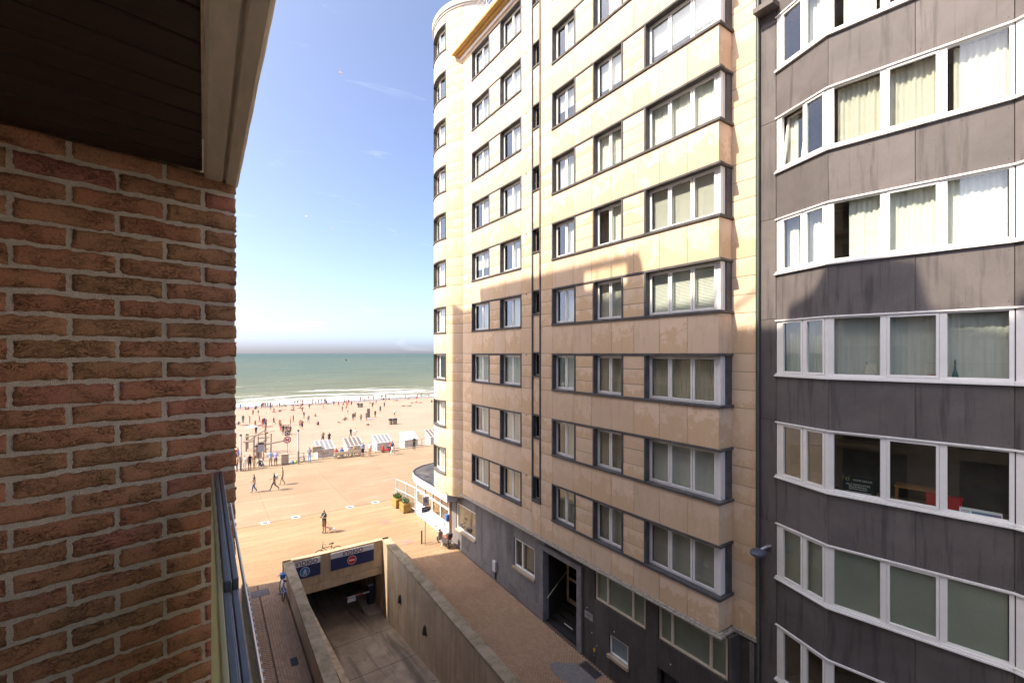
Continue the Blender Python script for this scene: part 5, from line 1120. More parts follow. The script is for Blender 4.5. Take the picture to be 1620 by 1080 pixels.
# beach cabins
def cabin(x,roof,label,txt=False,w=1.9,dp=1.75,y=58.1):
    z=-12.78; r=empty('beach_cabin',(x+w/2,y+dp/2,z),label,'beach cabin','beach cabins along the promenade'); wh=P('cabin_white',(.74,.72,.69),rough=.5,var=.06)
    hf,hb=1.2,1.85
    MB().box(x,x+w,y,y+.05,z,z+hf).build('front_wall',P('cabin_front',(.58,.52,.46),rough=.6,var=.06),r); MB().box(x,x+w,y+dp-.05,y+dp,z,z+hb).build('back_wall',wh,r)
    for xx in(x,x+w-.05): MB().extr([(xx,y+.05,z),(xx,y+dp-.05,z),(xx,y+dp-.05,z+hb),(xx,y+.05,z+hf)],(.05,0,0)).build('side_wall',wh,r)
    sl__=(hb-hf)/dp; zf=lambda yy:z+hf+.01+sl__*(yy-y)
    b=MB(); b.hexa([(x-.1,y-.15,zf(y-.15)),(x+w+.1,y-.15,zf(y-.15)),(x+w+.1,y+dp+.1,zf(y+dp+.1)),(x-.1,y+dp+.1,zf(y+dp+.1))],[(x-.1,y-.15,zf(y-.15)+.04),(x+w+.1,y-.15,zf(y-.15)+.04),(x+w+.1,y+dp+.1,zf(y+dp+.1)+.04),(x-.1,y+dp+.1,zf(y+dp+.1)+.04)]); ro=b.build('roof',wh,r)
    if roof:
        for k in range(4):
            a=x-.06+k*(w+.12)/4+.03; c=a+(w+.12)/4-.09
            b=MB(); b.hexa([(a,y-.1,zf(y-.1)+.042),(c,y-.1,zf(y-.1)+.042),(c,y+dp+.05,zf(y+dp+.05)+.042),(a,y+dp+.05,zf(y+dp+.05)+.042)],[(a,y-.1,zf(y-.1)+.055),(c,y-.1,zf(y-.1)+.055),(c,y+dp+.05,zf(y+dp+.05)+.055),(a,y+dp+.05,zf(y+dp+.05)+.055)]); b.build('roof_strip',roof,ro)
    if txt:
        b=MB()
        for k,(a,c) in enumerate(((.55,.8),(.35,1.35),(.45,1.25))): stroke(b,[(a+.13*q_,0) for q_ in range(int((c-a)/.13)+1)],.05,(x,y-.003,z+.85-.14*k),(1,0,0),(0,0,1),(0,-1,0),.004)
        b.build('lettering',M_dark,r); MB().box(x-.6,x+.45,y-.1,y+.2,z+.9,z+1.6).build('signboard',P('bin_brown',(.38,.30,.21)),r)
    return r
rg=P('roof_felt_grey',(.20,.20,.21),rough=.6); rb=P('roof_felt_brown',(.16,.125,.105),rough=.6)
cabin(11.3,rg,'white beach cabin with grey striped roof and dark lettering on its front',True); cabin(14.75,rb,'white beach cabin with brown striped roof behind the bench'); cabin(18.5,rg,'white beach cabin with grey striped roof beside the red scooter'); cabin(22.2,None,'white beach cabin with plain white roof'); cabin(25.95,rb,'white beach cabin partly hidden by the round turret')
# red mobility scooter
ms=empty('mobility_scooter',(19.3,56.7,-12.6),'red mobility scooter parked at the railing','mobility scooter',rz=R(80))
def mch(b,n,m,**k): return lchild(b.build(n,m,None,**k),ms)
mr=P('scooter_red',(.55,.03,.03),rough=.35)
for nm,(a,c) in (('wheel',(-.28,-.45)),('wheel',(.28,-.45)),('wheel',(-.28,.5)),('wheel',(.28,.5))):
    b=MB(); wheel(b,(a,c,.16),(1,0,0),.16,.045,0,1); mch(b,nm,[M_metal,M_black])
mch(MB().hexa([(-.26,-.6,.2),(.26,-.6,.2),(.22,.62,.2),(-.22,.62,.2)],[(-.26,-.6,.42),(.26,-.6,.42),(.18,.5,.30),(-.18,.5,.30)]),'body',mr,bevel=.05); mch(MB().hexa([(-.2,.3,.3),(.2,.3,.3),(.2,.6,.3),(-.2,.6,.3)],[(-.14,.36,.85),(.14,.36,.85),(.14,.5,.85),(-.14,.5,.85)]),'front_cowl',mr,bevel=.04)
mch(MB().box(-.24,.24,-.5,-.02,.58,.68),'seat',M_black,bevel=.03); mch(MB().box(-.24,.24,-.58,-.48,.66,1.15),'backrest',mr,bevel=.03); mch(MB().tube([(-.3,.28,.98),(0,.36,1.0),(.3,.28,.98)],.016,6),'handlebar',M_dark); mch(MB().box(-.05,.05,-.3,-.2,.4,.6),'seat_post',M_dark)
# ================================================================== BEACH THINGS
M_driftw=two('weathered_timber',(.30,.24,.18),(.20,.155,.115),6,.3,.7,.85)
wf=empty('timber_play_frame',(6,67,gz(67)),'weathered timber play frame with posts, beams and a raised platform on the sand','play frame')
def gb_(x,y): return gz(y)
for (x,y,h,r_) in((4.7,71,3.6,.11),(5.2,66,4.0,.10),(5.5,64,4.2,.07),(6.7,68,5.6,.12),(7.2,66.5,4.0,.08),(5.0,73,3.2,.12),(5.9,62,3.2,.07)): MB().tube([(x,y,gb_(x,y)-.1),(x+.04,y,gb_(x,y)+h*.66)],[r_*1.1,r_],8).build('post',M_driftw,wf)
for (p,q,r_) in(((4.6,70.8,-11.3),(7.0,68,-10.6),.09),((5.2,66,-11.9),(8.9,66.2,-11.5),.09),((5.4,64,-11.2),(6.9,68,-11.5),.07),((4.9,66,-10.9),(6.6,68,-10.2),.06),((5.0,64,-12.2),(6.9,66,-12.3),.05),((6.6,67.9,-10.4),(7.6,66.6,-10.2),.06)): MB().tube([p,q],r_,7).build('beam',M_driftw,wf)
for k in range(6): MB().box(4.3+k*.22,4.5+k*.22,69.8,71.6,-11.9,-11.8).build('platform_plank',M_driftw,wf)
for k in range(5): MB().box(5.25+k*.14,5.37+k*.14,63.9,63.98,-13.0,-11.3).build('vertical_board',M_driftw,wf)
MB().box(5.2,5.9,63.6,63.7,-11.5,-11.3).build('name_board',M_dark,wf)
def parasol(x,y,label,col,h=2.1,rd=1.0):
    z=gz(y); r=empty('beach_parasol',(x,y,z),label,'parasol'); MB().tube([(x,y,z),(x,y,z+h)],.025,6).build('pole',M_metal,r); n=10
    for k in range(n):
        a,c=2*math.pi*k/n,2*math.pi*(k+1)/n; MB().face([(x,y,z+h+.12),(x+rd*math.cos(a),y+rd*math.sin(a),z+h-.3),(x+rd*math.cos(c),y+rd*math.sin(c),z+h-.3)]).build('canopy_panel',col,r)
parasol(6.5,84.,'pale grey beach parasol behind the play frame',P('parasol_grey',(.36,.36,.37),rough=.8,var=.05),2.2,.95)
fs=empty('timber_screen',(30.9,103.2,gz(103.2)),'tall brown timber board standing alone on the sand','board'); x,y,z=30.9,103.2,gz(103.2)
MB().box(x-.28,x+.28,y-.05,y+.05,z,z+2.0).build('board',M_driftw,fs); MB().box(x-.34,x-.28,y-.06,y+.06,z,z+2.05).build('post',M_driftw,fs); MB().box(x+.28,x+.34,y-.06,y+.06,z,z+2.05).build('post',M_driftw,fs)
for (x,y,lab) in((30.5,86.,'pair of brown beach bins on the open sand right of the middle'),(37.5,133.5,'pair of brown beach bins far down the sand near the bathers')):
    z=gz(y); r=empty('beach_bin',(x,y,z),lab,'bin')
    for k,dx in enumerate((-.45,.45)):
        b=MB(); b.tube([(x+dx,y,z),(x+dx,y,z+.85)],[.36,.40],12); b.build('barrel',M_driftw,r); MB().tube([(x+dx,y,z+.85),(x+dx,y,z+1.15)],[.42,.40],12).build('lid',M_dark,r)
gl=empty('beach_goal',(50.7,146.2,gz(146.2)),'thin goal frame standing on the sand close to the surf','goal'); z=gz(146)
for x in(49.3,52.1): MB().tube([(x,146.2,z),(x,146.2,z+2.9)],.06,6).build('post',M_driftw,gl)
MB().tube([(49.0,146.2,z+2.85),(52.5,146.2,z+2.85)],.07,6).build('crossbar',M_driftw,gl)
tw_cols=[(.5,.06,.05),(.08,.10,.25),(.06,.06,.07),(.45,.42,.38),(.10,.20,.35),(.38,.10,.08)]
tw_names=['red','navy','black','grey','blue','rust']; tw_xy=[(10.3,100.2),(8.9,104.5),(18.6,143.5),(33.5,103.5),(30.0,99.0),(13.5,101)]
tw_lab=['red towel beside the lying bather left of the beach','navy towel on the sand near the left bathers','black surfboard shaped towel on the sand far down the beach','grey towel on the sand near the timber board','blue towel in front of the timber board on the sand','rust coloured towel between the standing bathers']
for i,(x,y) in enumerate(tw_xy):
    b=MB(); n=6; z=gz(y)
    for u in range(n+1):
        for w in range(3): b.v.append((x-.9+1.8*u/n+.1*math.sin(w*2+i),y-.4+.4*w,gz(y-.4+.4*w)+.03+.02*math.sin(u*2.3+w)))
    for u in range(n):
        for w in range(2): q=u*3+w; b.f.append((q,q+3,q+4,q+1)); b.m.append(0)
    o=b.build('beach_towel',P('towel_'+tw_names[i],tw_cols[i],rough=.95)); so=o.modifiers.new('s','SOLIDIFY'); so.thickness=.03; tag(o,tw_lab[i],'towel')
# small boat out at sea
bo=empty('motor_boat',(-25,1150,-17),'tiny dark boat far out on the green sea','boat'); bo.location=(273,1086,-17)
lchild(MB().hexa([(-3,-.8,-.2),(3,-.3,-.2),(3,.3,-.2),(-3,.8,-.2)],[(-3.2,-1.2,1.1),(3.8,-.2,1.4),(3.8,.2,1.4),(-3.2,1.2,1.1)]).build('hull',P('boat_yellow',(.55,.45,.12))),bo); lchild(MB().box(-1.2,1.2,-.8,.8,1.1,3.2).build('cabin',M_dark),bo); lchild(MB().tube([(0,0,3.2),(0,0,5)],.08,6).build('mast',M_dark),bo)
# gulls
M_gull=plain('gull_white',(.78,.78,.78),.7,var=.05)
def gull(x,y,z,rz,roll,label,s=1.0):
    b=MB(); b.tube([(0,-.28,0),(0,-.16,.01),(0,0,.02),(0,.14,.02),(0,.24,.03),(0,.30,.02)],[.01,.05,.075,.06,.04,.008],8)
    for sd in(-1,1):
        pr=[(0.02,.10,.03,.12),(.28,.16,.14,.11),(.60,.06,.10,.05),(.72,.0,.06,.01)]
        for (a,c) in zip(pr[:-1],pr[1:]): b.hexa([(sd*a[0],a[1]-a[3],a[2]),(sd*a[0],a[1],a[2]),(sd*c[0],c[1],c[2]),(sd*c[0],c[1]-c[3],c[2])],[(sd*a[0],a[1]-a[3],a[2]+.012),(sd*a[0],a[1],a[2]+.012),(sd*c[0],c[1],c[2]+.01),(sd*c[0],c[1]-c[3],c[2]+.01)])
    b.hexa([(-.03,-.25,0),(.03,-.25,0),(.07,-.40,0),(-.07,-.40,0)],[(-.03,-.25,.01),(.03,-.25,.01),(.07,-.40,.01),(-.07,-.40,.01)])
    o=b.build('gull',M_gull); o.location=(x,y,z); o.rotation_euler=(0,roll,rz); o.scale=(s,s,s); tag(o,label,'bird','gulls over the beach'); return o
for g in(
 (18.8, 78.0, 46.7, 1.2, 0.5, 'white gull highest in the blue sky left of the turret'),
 (15.9, 92.0, 25.8, 0.6, 0.4, 'white gull gliding at mid height in the sky, left of another one'),
 (22.4, 99.7, 26.2, -0.9, -0.3, 'small gull right of and below the mid height one'),
 (10.1, 102.1, 7.8, 1.0, 0.4, 'gull gliding low over the beach, the upper of the two lowest'),
 (14.8, 117.0, 4.1, -0.6, 0.3, 'lowest gull just above the sea horizon')): gull(*g)
# ================================================================== PEOPLE
def skin_mesh(name,J,E,mats,regions,sub=1):
    bm=bmesh.new(); ly=bm.verts.layers.skin.verify(); vs_={}
    for k,(p,r_) in J.items():
        v=bm.verts.new(p); rr=(r_,r_) if not isinstance(r_,tuple) else r_; v[ly].radius=rr; v[ly].use_root=(k=='pel'); vs_[k]=v
    for a,c in E: bm.edges.new((vs_[a],vs_[c]))
    me=bpy.data.meshes.new(name); bm.to_mesh(me); bm.free(); o=bpy.data.objects.new(name,me); COL.objects.link(o)
    o.modifiers.new('skin','SKIN').use_smooth_shade=True; s=o.modifiers.new('sub','SUBSURF'); s.levels=sub; s.render_levels=sub
    bpy.context.view_layer.update(); out=bpy.data.meshes.new_from_object(o.evaluated_get(bpy.context.evaluated_depsgraph_get())); bpy.data.objects.remove(o); bpy.data.meshes.remove(me)
    out.materials.clear()
    for m in mats: out.materials.append(m)
    segs=[(Vector(J[a][0]),Vector(J[c][0]),regions(a,c),J[a][1] if not isinstance(J[a][1],tuple) else J[a][1][0],J[c][1] if not isinstance(J[c][1],tuple) else J[c][1][0]) for a,c in E]
    for p in out.polygons:
        best=9;bi=0;c=p.center
        for a,bq,rg,ra_,rb_ in segs:
            d=bq-a; t=max(0,min(1,(c-a).dot(d)/max(d.length_squared,1e-9))); q=(c-(a+d*t)).length-(ra_+(rb_-ra_)*t)
            if q<best: best=q; bi=rg(c,t) if callable(rg) else rg
        p.material_index=bi; p.use_smooth=True
    out.name=name; return out
# slots: 0 skin 1 top 2 bottom 3 calf 4 hair 5 shoes 6 sleeve
def body(pose,fingers=False):
    V=Vector; J={}
    pel=V((0,0,.95)); tor=V((0,0,1)); fwd=V((0,1,0)); L_,R_={}, {}
    arm={'L':[(-.23,.0,1.15),(-.25,.06,.90),(-.25,.09,.81)],'R':[(.23,.0,1.15),(.25,.06,.90),(.25,.09,.81)]}
    leg={'L':[(-.10,.02,.51),(-.11,-.02,.10),(-.12,.13,.045)],'R':[(.10,.02,.51),(.11,-.02,.10),(.12,.13,.045)]}
    lean_=0
    if pose=='walk': leg={'L':[(-.09,.20,.54),(-.09,.33,.13),(-.09,.47,.10)],'R':[(.09,-.02,.50),(.09,-.36,.20),(.09,-.30,.06)]}; arm={'L':[(-.24,-.12,1.17),(-.25,-.12,.92),(-.25,-.08,.84)],'R':[(.24,.12,1.18),(.24,.32,1.03),(.23,.40,1.02)]}; lean_=.05
    if pose=='stroll': leg={'L':[(-.10,.12,.52),(-.10,.15,.11),(-.10,.29,.06)],'R':[(.10,.03,.50),(.10,-.20,.14),(.10,-.09,.05)]}; arm={'L':[(-.24,-.06,1.16),(-.26,-.02,.91),(-.26,.02,.83)],'R':[(.24,.06,1.16),(.25,.20,.96),(.25,.27,.92)]}
    if pose=='phone': arm={'L':[(-.24,.05,1.15),(-.10,.26,1.22),(-.05,.32,1.27)],'R':[(.25,.02,1.16),(.12,.24,1.16),(.05,.30,1.20)]}
    if pose=='armup': arm={'L':[(-.34,.05,1.50),(-.38,.12,1.74),(-.38,.14,1.83)],'R':[(.28,.06,1.22),(.42,.22,1.30),(.48,.28,1.33)]}
    if pose=='lean': lean_=.22; arm={'L':[(-.26,.30,1.10),(-.14,.50,1.05),(-.06,.53,1.05)],'R':[(.26,.30,1.10),(.14,.50,1.05),(.06,.53,1.05)]}
    if pose=='sitg': pel=V((0,-.1,.13)); leg={'L':[(-.15,.30,.44),(-.14,.52,.09),(-.15,.66,.05)],'R':[(.15,.34,.40),(.15,.60,.09),(.16,.74,.05)]}; arm={'L':[(-.25,.06,.42),(-.16,.26,.42),(-.1,.32,.42)],'R':[(.27,-.22,.36),(.30,-.36,.10),(.30,-.42,.05)]}
    if pose=='bench': pel=V((0,0,.52)); leg={'L':[(-.11,.42,.50),(-.11,.44,.09),(-.11,.58,.045)],'R':[(.11,.42,.50),(.11,.40,.09),(.12,.54,.045)]}; arm={'L':[(-.25,.02,.78),(-.18,.26,.66),(-.14,.33,.64)],'R':[(.25,.02,.78),(.18,.26,.66),(.14,.33,.64)]}
    if pose=='squat': pel=V((0,-.12,.34)); leg={'L':[(-.17,.26,.50),(-.14,.02,.09),(-.16,.16,.045)],'R':[(.17,.26,.50),(.14,.02,.09),(.16,.16,.045)]}; arm={'L':[(-.26,.22,.56),(-.12,.42,.40),(-.08,.48,.34)],'R':[(.26,.22,.56),(.12,.42,.40),(.08,.48,.34)]}; lean_=.22
    h=pel.z
    def T(x,y,z,s=1): # torso point above the pelvis, leaning
        return (x,pel.y+y+lean_*z*1.0,h+z*math.sqrt(max(.3,1-lean_*lean_)))
    if pose=='lie':
        J={'pel':((0,0,.12),.115),'sp':((0,-.22,.12),.11),'ch':((0,-.42,.13),.135),'nk':((0,-.56,.13),.05),'hb':((0,-.64,.14),.07),'hd':((0,-.72,.15),.09),'tp':((0,-.80,.15),.05)}
        arm={'L':[(-.34,-.25,.09),(-.32,-.02,.06),(-.30,.07,.05)],'R':[(.30,-.62,.09),(.14,-.80,.07),(.06,-.84,.06)]}; leg={'L':[(-.11,.44,.12),(-.13,.86,.07),(-.15,.95,.12)],'R':[(.12,.40,.26),(.13,.70,.06),(.14,.82,.05)]}
        sh={'L':(-.17,-.45,.12),'R':(.17,-.45,.12)}; hp={'L':(-.09,.05,.11),'R':(.09,.05,.11)}
    else:
        J={'pel':(tuple(pel),.130),'sp':(T(0,0,.2),.120),'ch':(T(0,.0,.40),(.165,.125)),'nk':(T(0,.0,.55),.052),'hb':(T(0,.02,.62),.072),'hd':(T(0,.025,.70),.093),'tp':(T(0,.02,.785),.05)}
        J['no']=(T(0,.125,.665),.014)
        sh={'L':T(-.17,0,.455),'R':T(.17,0,.455)}; hp={'L':(-.09,pel.y,h-.06),'R':(.09,pel.y,h-.06)}
    E=[('pel','sp'),('sp','ch'),('ch','nk'),('nk','hb'),('hb','hd'),('hd','tp')]
    if 'no' in J: E.append(('hd','no'))
    for s in 'LR':
        J['sh'+s]=(sh[s],.068); J['el'+s]=(arm[s][0],.047); J['wr'+s]=(arm[s][1],.032); J['ha'+s]=(arm[s][2],.030)
        J['hp'+s]=(hp[s],.102); J['kn'+s]=(leg[s][0],.070); J['an'+s]=(leg[s][1],.050); J['to'+s]=(leg[s][2],.036)
        E+=[('ch','sh'+s),('sh'+s,'el'+s),('el'+s,'wr'+s),('wr'+s,'ha'+s),('pel','hp'+s),('hp'+s,'kn'+s),('kn'+s,'an'+s),('an'+s,'to'+s)]
        if fingers:
            w_=V(arm[s][1]); q=V(arm[s][2]); d=(q-w_).normalized(); side=d.cross(V((0,1,0)) if abs(d.y)<.8 else V((1,0,0))).normalized()
            for k in range(4):
                f1=q+d*.035+side*(-.030+.02*k); f2=f1+d*(.042,.05,.046,.036)[k]+V((0,.012,0)); J['f%d%s'%(k,s)]=(tuple(f1),.0095); J['g%d%s'%(k,s)]=(tuple(f2),.008); E+=[('ha'+s,'f%d%s'%(k,s)),('f%d%s'%(k,s),'g%d%s'%(k,s))]
            th_=q-d*.01+side*.045; J['t'+s]=(tuple(th_),.011); J['u'+s]=(tuple(th_+d*.035+side*.01),.009); E+=[('ha'+s,'t'+s),('t'+s,'u'+s)]
    hz=J['hd'][0]
    def reg(a,c):
        if c in('hb',): return 0
        if c in('hd','tp'):
            if pose=='lie': return lambda p,t:4 if p.y<hz[1]-.02 else 0
            return lambda p,t:4 if (p.z>hz[2]+.025 or p.y<hz[1]-.01) else 0
        if c=='no': return 0
        if c=='nk': return lambda p,t:1 if t<.75 else 0
        if c in('sp','ch') : return (lambda p,t:2 if t<.15 else 1) if c=='sp' else 1
        if c[:2]=='sh': return 1
        if c[:2]=='el': return lambda p,t:6 if t<.75 else 0
        if c[:2] in('wr','ha') or c[0] in 'fgtu' and c[:2]!='to': return 0
        if c[:2]=='hp': return 2
        if c[:2]=='kn': return lambda p,t:2
        if c[:2]=='an': return lambda p,t:3 if t<.93 else 5
        return 5
    return skin_mesh('person_'+pose,J,E,[M_dark]*7,reg,1)
BODY={}
def get_body(p,f=False):
    if (p,f) not in BODY: BODY[(p,f)]=body(p,f)
    return BODY[(p,f)]
CL={'white':(.70,.69,.66),'black':(.018,.018,.02),'brown':(.16,.09,.05),'navy':(.025,.035,.09),'khaki':(.36,.28,.17),'skyblue':(.30,.45,.66),'lavender':(.32,.34,.62),'tan':(.42,.28,.17),'royalblue':(.05,.15,.42),'maroon':(.20,.05,.05),'charcoal':(.045,.045,.05),'grey':(.25,.25,.26),'red':(.55,.06,.05),'olive':(.11,.11,.05),'skin':(.42,.23,.14),'denim':(.09,.14,.25),'stripe':(.28,.28,.30)}
def cm(c): return P('cloth_'+c,CL[c],rough=.85,var=.12,scale=12)
M_skin=plain('human_skin',(.44,.24,.15),.55,var=.06,bmp=0); HAIR=[P('hair_dark',(.025,.017,.012),rough=.5),P('hair_brown',(.07,.04,.02),rough=.5),P('hair_blond',(.30,.20,.10),rough=.5)]
rp=random.Random(21)
def person(x,y,pose,face,top,bot,calf,slv,label,group=None,z=None,fing=False,scale=None):
    o=bpy.data.objects.new('person',get_body(pose,fing)); COL.objects.link(o); o.location=(x,y,gz(y) if z is None else z); o.rotation_euler=(0,0,R(face)); s=scale or rp.uniform(.95,1.05); o.scale=(s,s,s)
    ms_=[M_skin,M_skin if top=='skin' else cm(top),M_skin if bot=='skin' else cm(bot),(cm(bot) if calf=='b' and bot!='skin' else M_skin),rp.choice(HAIR),M_skin if (calf=='s' and y>60) else P('shoe',(.05,.045,.04)),(M_skin if slv=='s' or top=='skin' else cm(top))]
    for i,m in enumerate(ms_): o.material_slots[i].link='OBJECT'; o.material_slots[i].material=m
    return tag(o,label,'person',group)
PEOPLE=[
 (3.6, 56.35, 'phone', 150, 'white', 'white', 'b', 't', 'q'),(4.07, 56.35, 'stand', 200, 'black', 'black', 's', 's', 'q'),
 (4.52, 56.69, 'stand', 120, 'brown', 'khaki', 's', 't', 'q'),(5.21, 57.84, 'sitg', 200, 'black', 'navy', 'b', 't', 'q'),
 (6.12, 56.77, 'lean', 10, 'skyblue', 'khaki', 's', 't', 'q'),(6.61, 56.61, 'lean', -10, 'lavender', 'brown', 's', 't', 'q'),
 (2.9, 56.35, 'stand', 90, 'tan', 'navy', 'b', 't', 'q'),(3.49, 62.16, 'stand', 20, 'royalblue', 'khaki', 's', 't', 'q'),
 (3.32, 63.24, 'stand', -30, 'maroon', 'navy', 'b', 't', 'q'),(10.07, 56.37, 'phone', 160, 'stripe', 'skyblue', 'b', 't', 'q'),
 (15.97, 55.63, 'stand', 20, 'skyblue', 'black', 's', 't', 'q'),(16.88, 55.84, 'stand', -30, 'white', 'tan', 's', 't', 'q'),
 (19.38, 54.76, 'walk', 100, 'navy', 'white', 'b', 't', 'q'),(22.65, 55.87, 'stand', -20, 'charcoal', 'charcoal', 'b', 't', 'q'),
 (14.51, 70.77, 'walk', 10, 'tan', 'navy', 's', 's', 'b'),(15.11, 69.49, 'walk', -10, 'charcoal', 'black', 's', 't', 'b'),
 (18.83, 72.0, 'walk', 20, 'charcoal', 'grey', 'b', 't', 'b'),(19.46, 71.84, 'walk', -20, 'white', 'white', 'b', 't', 'b'),
 (6.87, 112.16, 'stand', 0, 'charcoal', 'navy', 'b', 't', 'b'),(7.92, 109.62, 'armup', 60, 'tan', 'grey', 's', 's', 'b'),
 (9.58, 107.99, 'walk', 70, 'charcoal', 'grey', 's', 't', 'b'),(9.89, 102.06, 'stand', 0, 'navy', 'royalblue', 'b', 't', 'b'),
 (10.07, 100.56, 'stand', 120, 'maroon', 'black', 'b', 't', 'b'),(11.68, 103.05, 'walk', -90, 'black', 'black', 's', 's', 'b'),
 (14.22, 99.21, 'stand', 90, 'skin', 'olive', 's', 's', 'b'),(15.61, 105.07, 'stand', 60, 'red', 'red', 's', 't', 'b'),
 (15.13, 93.78, 'stand', 180, 'tan', 'maroon', 's', 's', 'b'),(17.91, 101.28, 'walk', 0, 'skin', 'grey', 's', 's', 'b'),
 (11.06, 84.98, 'stand', 20, 'charcoal', 'brown', 's', 't', 'b'),(11.57, 85.49, 'stand', -30, 'charcoal', 'tan', 's', 's', 'b'),
 (11.91, 85.66, 'stand', 60, 'grey', 'khaki', 's', 's', 'b'),(12.01, 84.1, 'stand', 0, 'brown', 'olive', 's', 't', 'b'),
 (7.4, 89.35, 'stand', 30, 'black', 'charcoal', 'b', 't', 'b'),(5.82, 108.76, 'sitg', 60, 'charcoal', 'grey', 's', 't', 'b'),
 (6.9, 106.31, 'lie', 80, 'olive', 'grey', 's', 's', 'b'),(8.97, 102.94, 'lie', -80, 'skin', 'red', 's', 's', 'b'),
 (15.73, 137.44, 'lie', 85, 'skin', 'maroon', 's', 's', 'b'),(16.82, 136.27, 'sitg', -60, 'charcoal', 'black', 's', 's', 'b'),
 (12.61, 153.19, 'sitg', 30, 'charcoal', 'black', 's', 't', 'b'),(8.97, 157.22, 'stand', 0, 'royalblue', 'royalblue', 's', 't', 'b'),
 (15.07, 158.23, 'stand', 10, 'maroon', 'maroon', 's', 's', 'w'),(15.61, 157.62, 'walk', 40, 'skin', 'red', 's', 's', 'w'),
 (16.17, 156.99, 'stand', -20, 'navy', 'royalblue', 's', 's', 'w'),(16.86, 157.19, 'walk', 0, 'skin', 'navy', 's', 's', 'w'),
 (17.54, 157.07, 'stand', 70, 'red', 'maroon', 's', 's', 'w'),(21.07, 156.41, 'sitg', 0, 'grey', 'navy', 's', 's', 'w'),
 (21.51, 144.8, 'walk', 60, 'black', 'black', 's', 's', 'b'),(24.69, 156.41, 'lie', 80, 'black', 'black', 's', 's', 'w'),
 (26.11, 157.64, 'sitg', 0, 'charcoal', 'olive', 's', 't', 'w'),(23.49, 145.0, 'lie', -85, 'brown', 'black', 's', 's', 'b'),
 (24.73, 138.9, 'walk', -60, 'charcoal', 'black', 's', 's', 'b'),(29.63, 159.9, 'walk', 20, 'skin', 'navy', 's', 's', 'w'),
 (31.37, 159.8, 'stand', 0, 'skin', 'black', 's', 's', 'w'),(32.49, 160.45, 'stand', 40, 'skin', 'grey', 's', 's', 'w'),
 (31.1, 155.51, 'lie', 80, 'brown', 'red', 's', 's', 'w'),(28.06, 136.07, 'walk', 70, 'skin', 'tan', 's', 's', 'b'),
 (33.57, 155.26, 'lie', 85, 'grey', 'navy', 's', 's', 'w'),(33.19, 146.61, 'stand', 0, 'maroon', 'maroon', 's', 't', 'w'),
 (20.57, 139.56, 'lie', 80, 'skin', 'black', 's', 's', 'b'),(18.43, 94.46, 'squat', 40, 'black', 'black', 's', 's', 'b'),
 (33.58, 142.13, 'walk', 30, 'brown', 'maroon', 's', 't', 'b'),(35.8, 145.69, 'squat', 0, 'skin', 'charcoal', 's', 's', 'b'),
 (36.95, 146.11, 'armup', 0, 'skin', 'red', 's', 's', 'w'),(37.15, 141.36, 'stand', -20, 'maroon', 'black', 's', 's', 'b'),
 (32.41, 128.47, 'walk', 80, 'skin', 'olive', 's', 's', 'b'),(29.72, 121.91, 'stand', 0, 'skin', 'tan', 's', 's', 'b'),
 (27.58, 102.07, 'stand', 20, 'skin', 'black', 's', 's', 'b'),(27.15, 95.93, 'stand', 180, 'skin', 'olive', 's', 's', 'b'),
 (28.55, 96.9, 'stand', 100, 'black', 'navy', 's', 't', 'b'),(24.96, 100.51, 'sitg', 90, 'charcoal', 'grey', 's', 't', 'b'),
 (45.2, 160.46, 'stand', 10, 'red', 'maroon', 's', 's', 'w'),(45.85, 157.42, 'walk', 50, 'skin', 'red', 's', 's', 'w'),
 (49.25, 164.44, 'stand', 0, 'skin', 'maroon', 's', 's', 'w'),(50.03, 161.02, 'armup', 0, 'red', 'red', 's', 's', 'w'),
 (44.3, 140.05, 'stand', 60, 'charcoal', 'black', 's', 's', 'b'),(43.58, 140.9, 'sitg', 20, 'maroon', 'navy', 's', 's', 'b'),
 (44.27, 146.44, 'sitg', -40, 'skin', 'red', 's', 's', 'b'),(53.98, 164.0, 'stand', 0, 'navy', 'navy', 'b', 't', 'w'),
 (53.77, 161.23, 'sitg', 60, 'brown', 'maroon', 's', 's', 'w'),(55.76, 161.23, 'sitg', 0, 'black', 'black', 'b', 't', 'w'),
 (69.16, 163.6, 'stand', 0, 'skin', 'navy', 's', 's', 'w'),(70.57, 159.37, 'walk', 50, 'skin', 'charcoal', 's', 's', 'w'),
 (66.54, 160.7, 'stand', -30, 'olive', 'navy', 's', 's', 'w'),(48.49, 127.33, 'lie', 85, 'black', 'navy', 's', 's', 'b'),
 (49.7, 125.95, 'lie', -80, 'navy', 'black', 's', 's', 'b'),(55.22, 137.26, 'lie', 80, 'charcoal', 'olive', 's', 's', 'b'),
 (56.41, 137.02, 'sitg', 40, 'skin', 'red', 's', 's', 'b'),(56.98, 135.54, 'lie', -85, 'skin', 'maroon', 's', 's', 'b'),
 (60.4, 157.35, 'stand', 0, 'red', 'skin', 's', 's', 'w'),(62.45, 158.9, 'lie', 80, 'charcoal', 'navy', 's', 's', 'w'),
 (60.64, 134.71, 'sitg', 0, 'charcoal', 'black', 's', 't', 'b'),
]
PH={'stand':'standing','walk':'walking','stroll':'strolling','phone':'standing with bent arms','armup':'raising an arm','lean':'leaning on the railing','sitg':'sitting','lie':'lying','squat':'crouching'}
def zone(y,zn):
    if zn=='q': return 'by the promenade railing'
    if zn=='w': return "at the water's edge"
    return 'on the sand behind the cabins' if y<80 else ('on the mid beach' if y<128 else 'on the far sand')
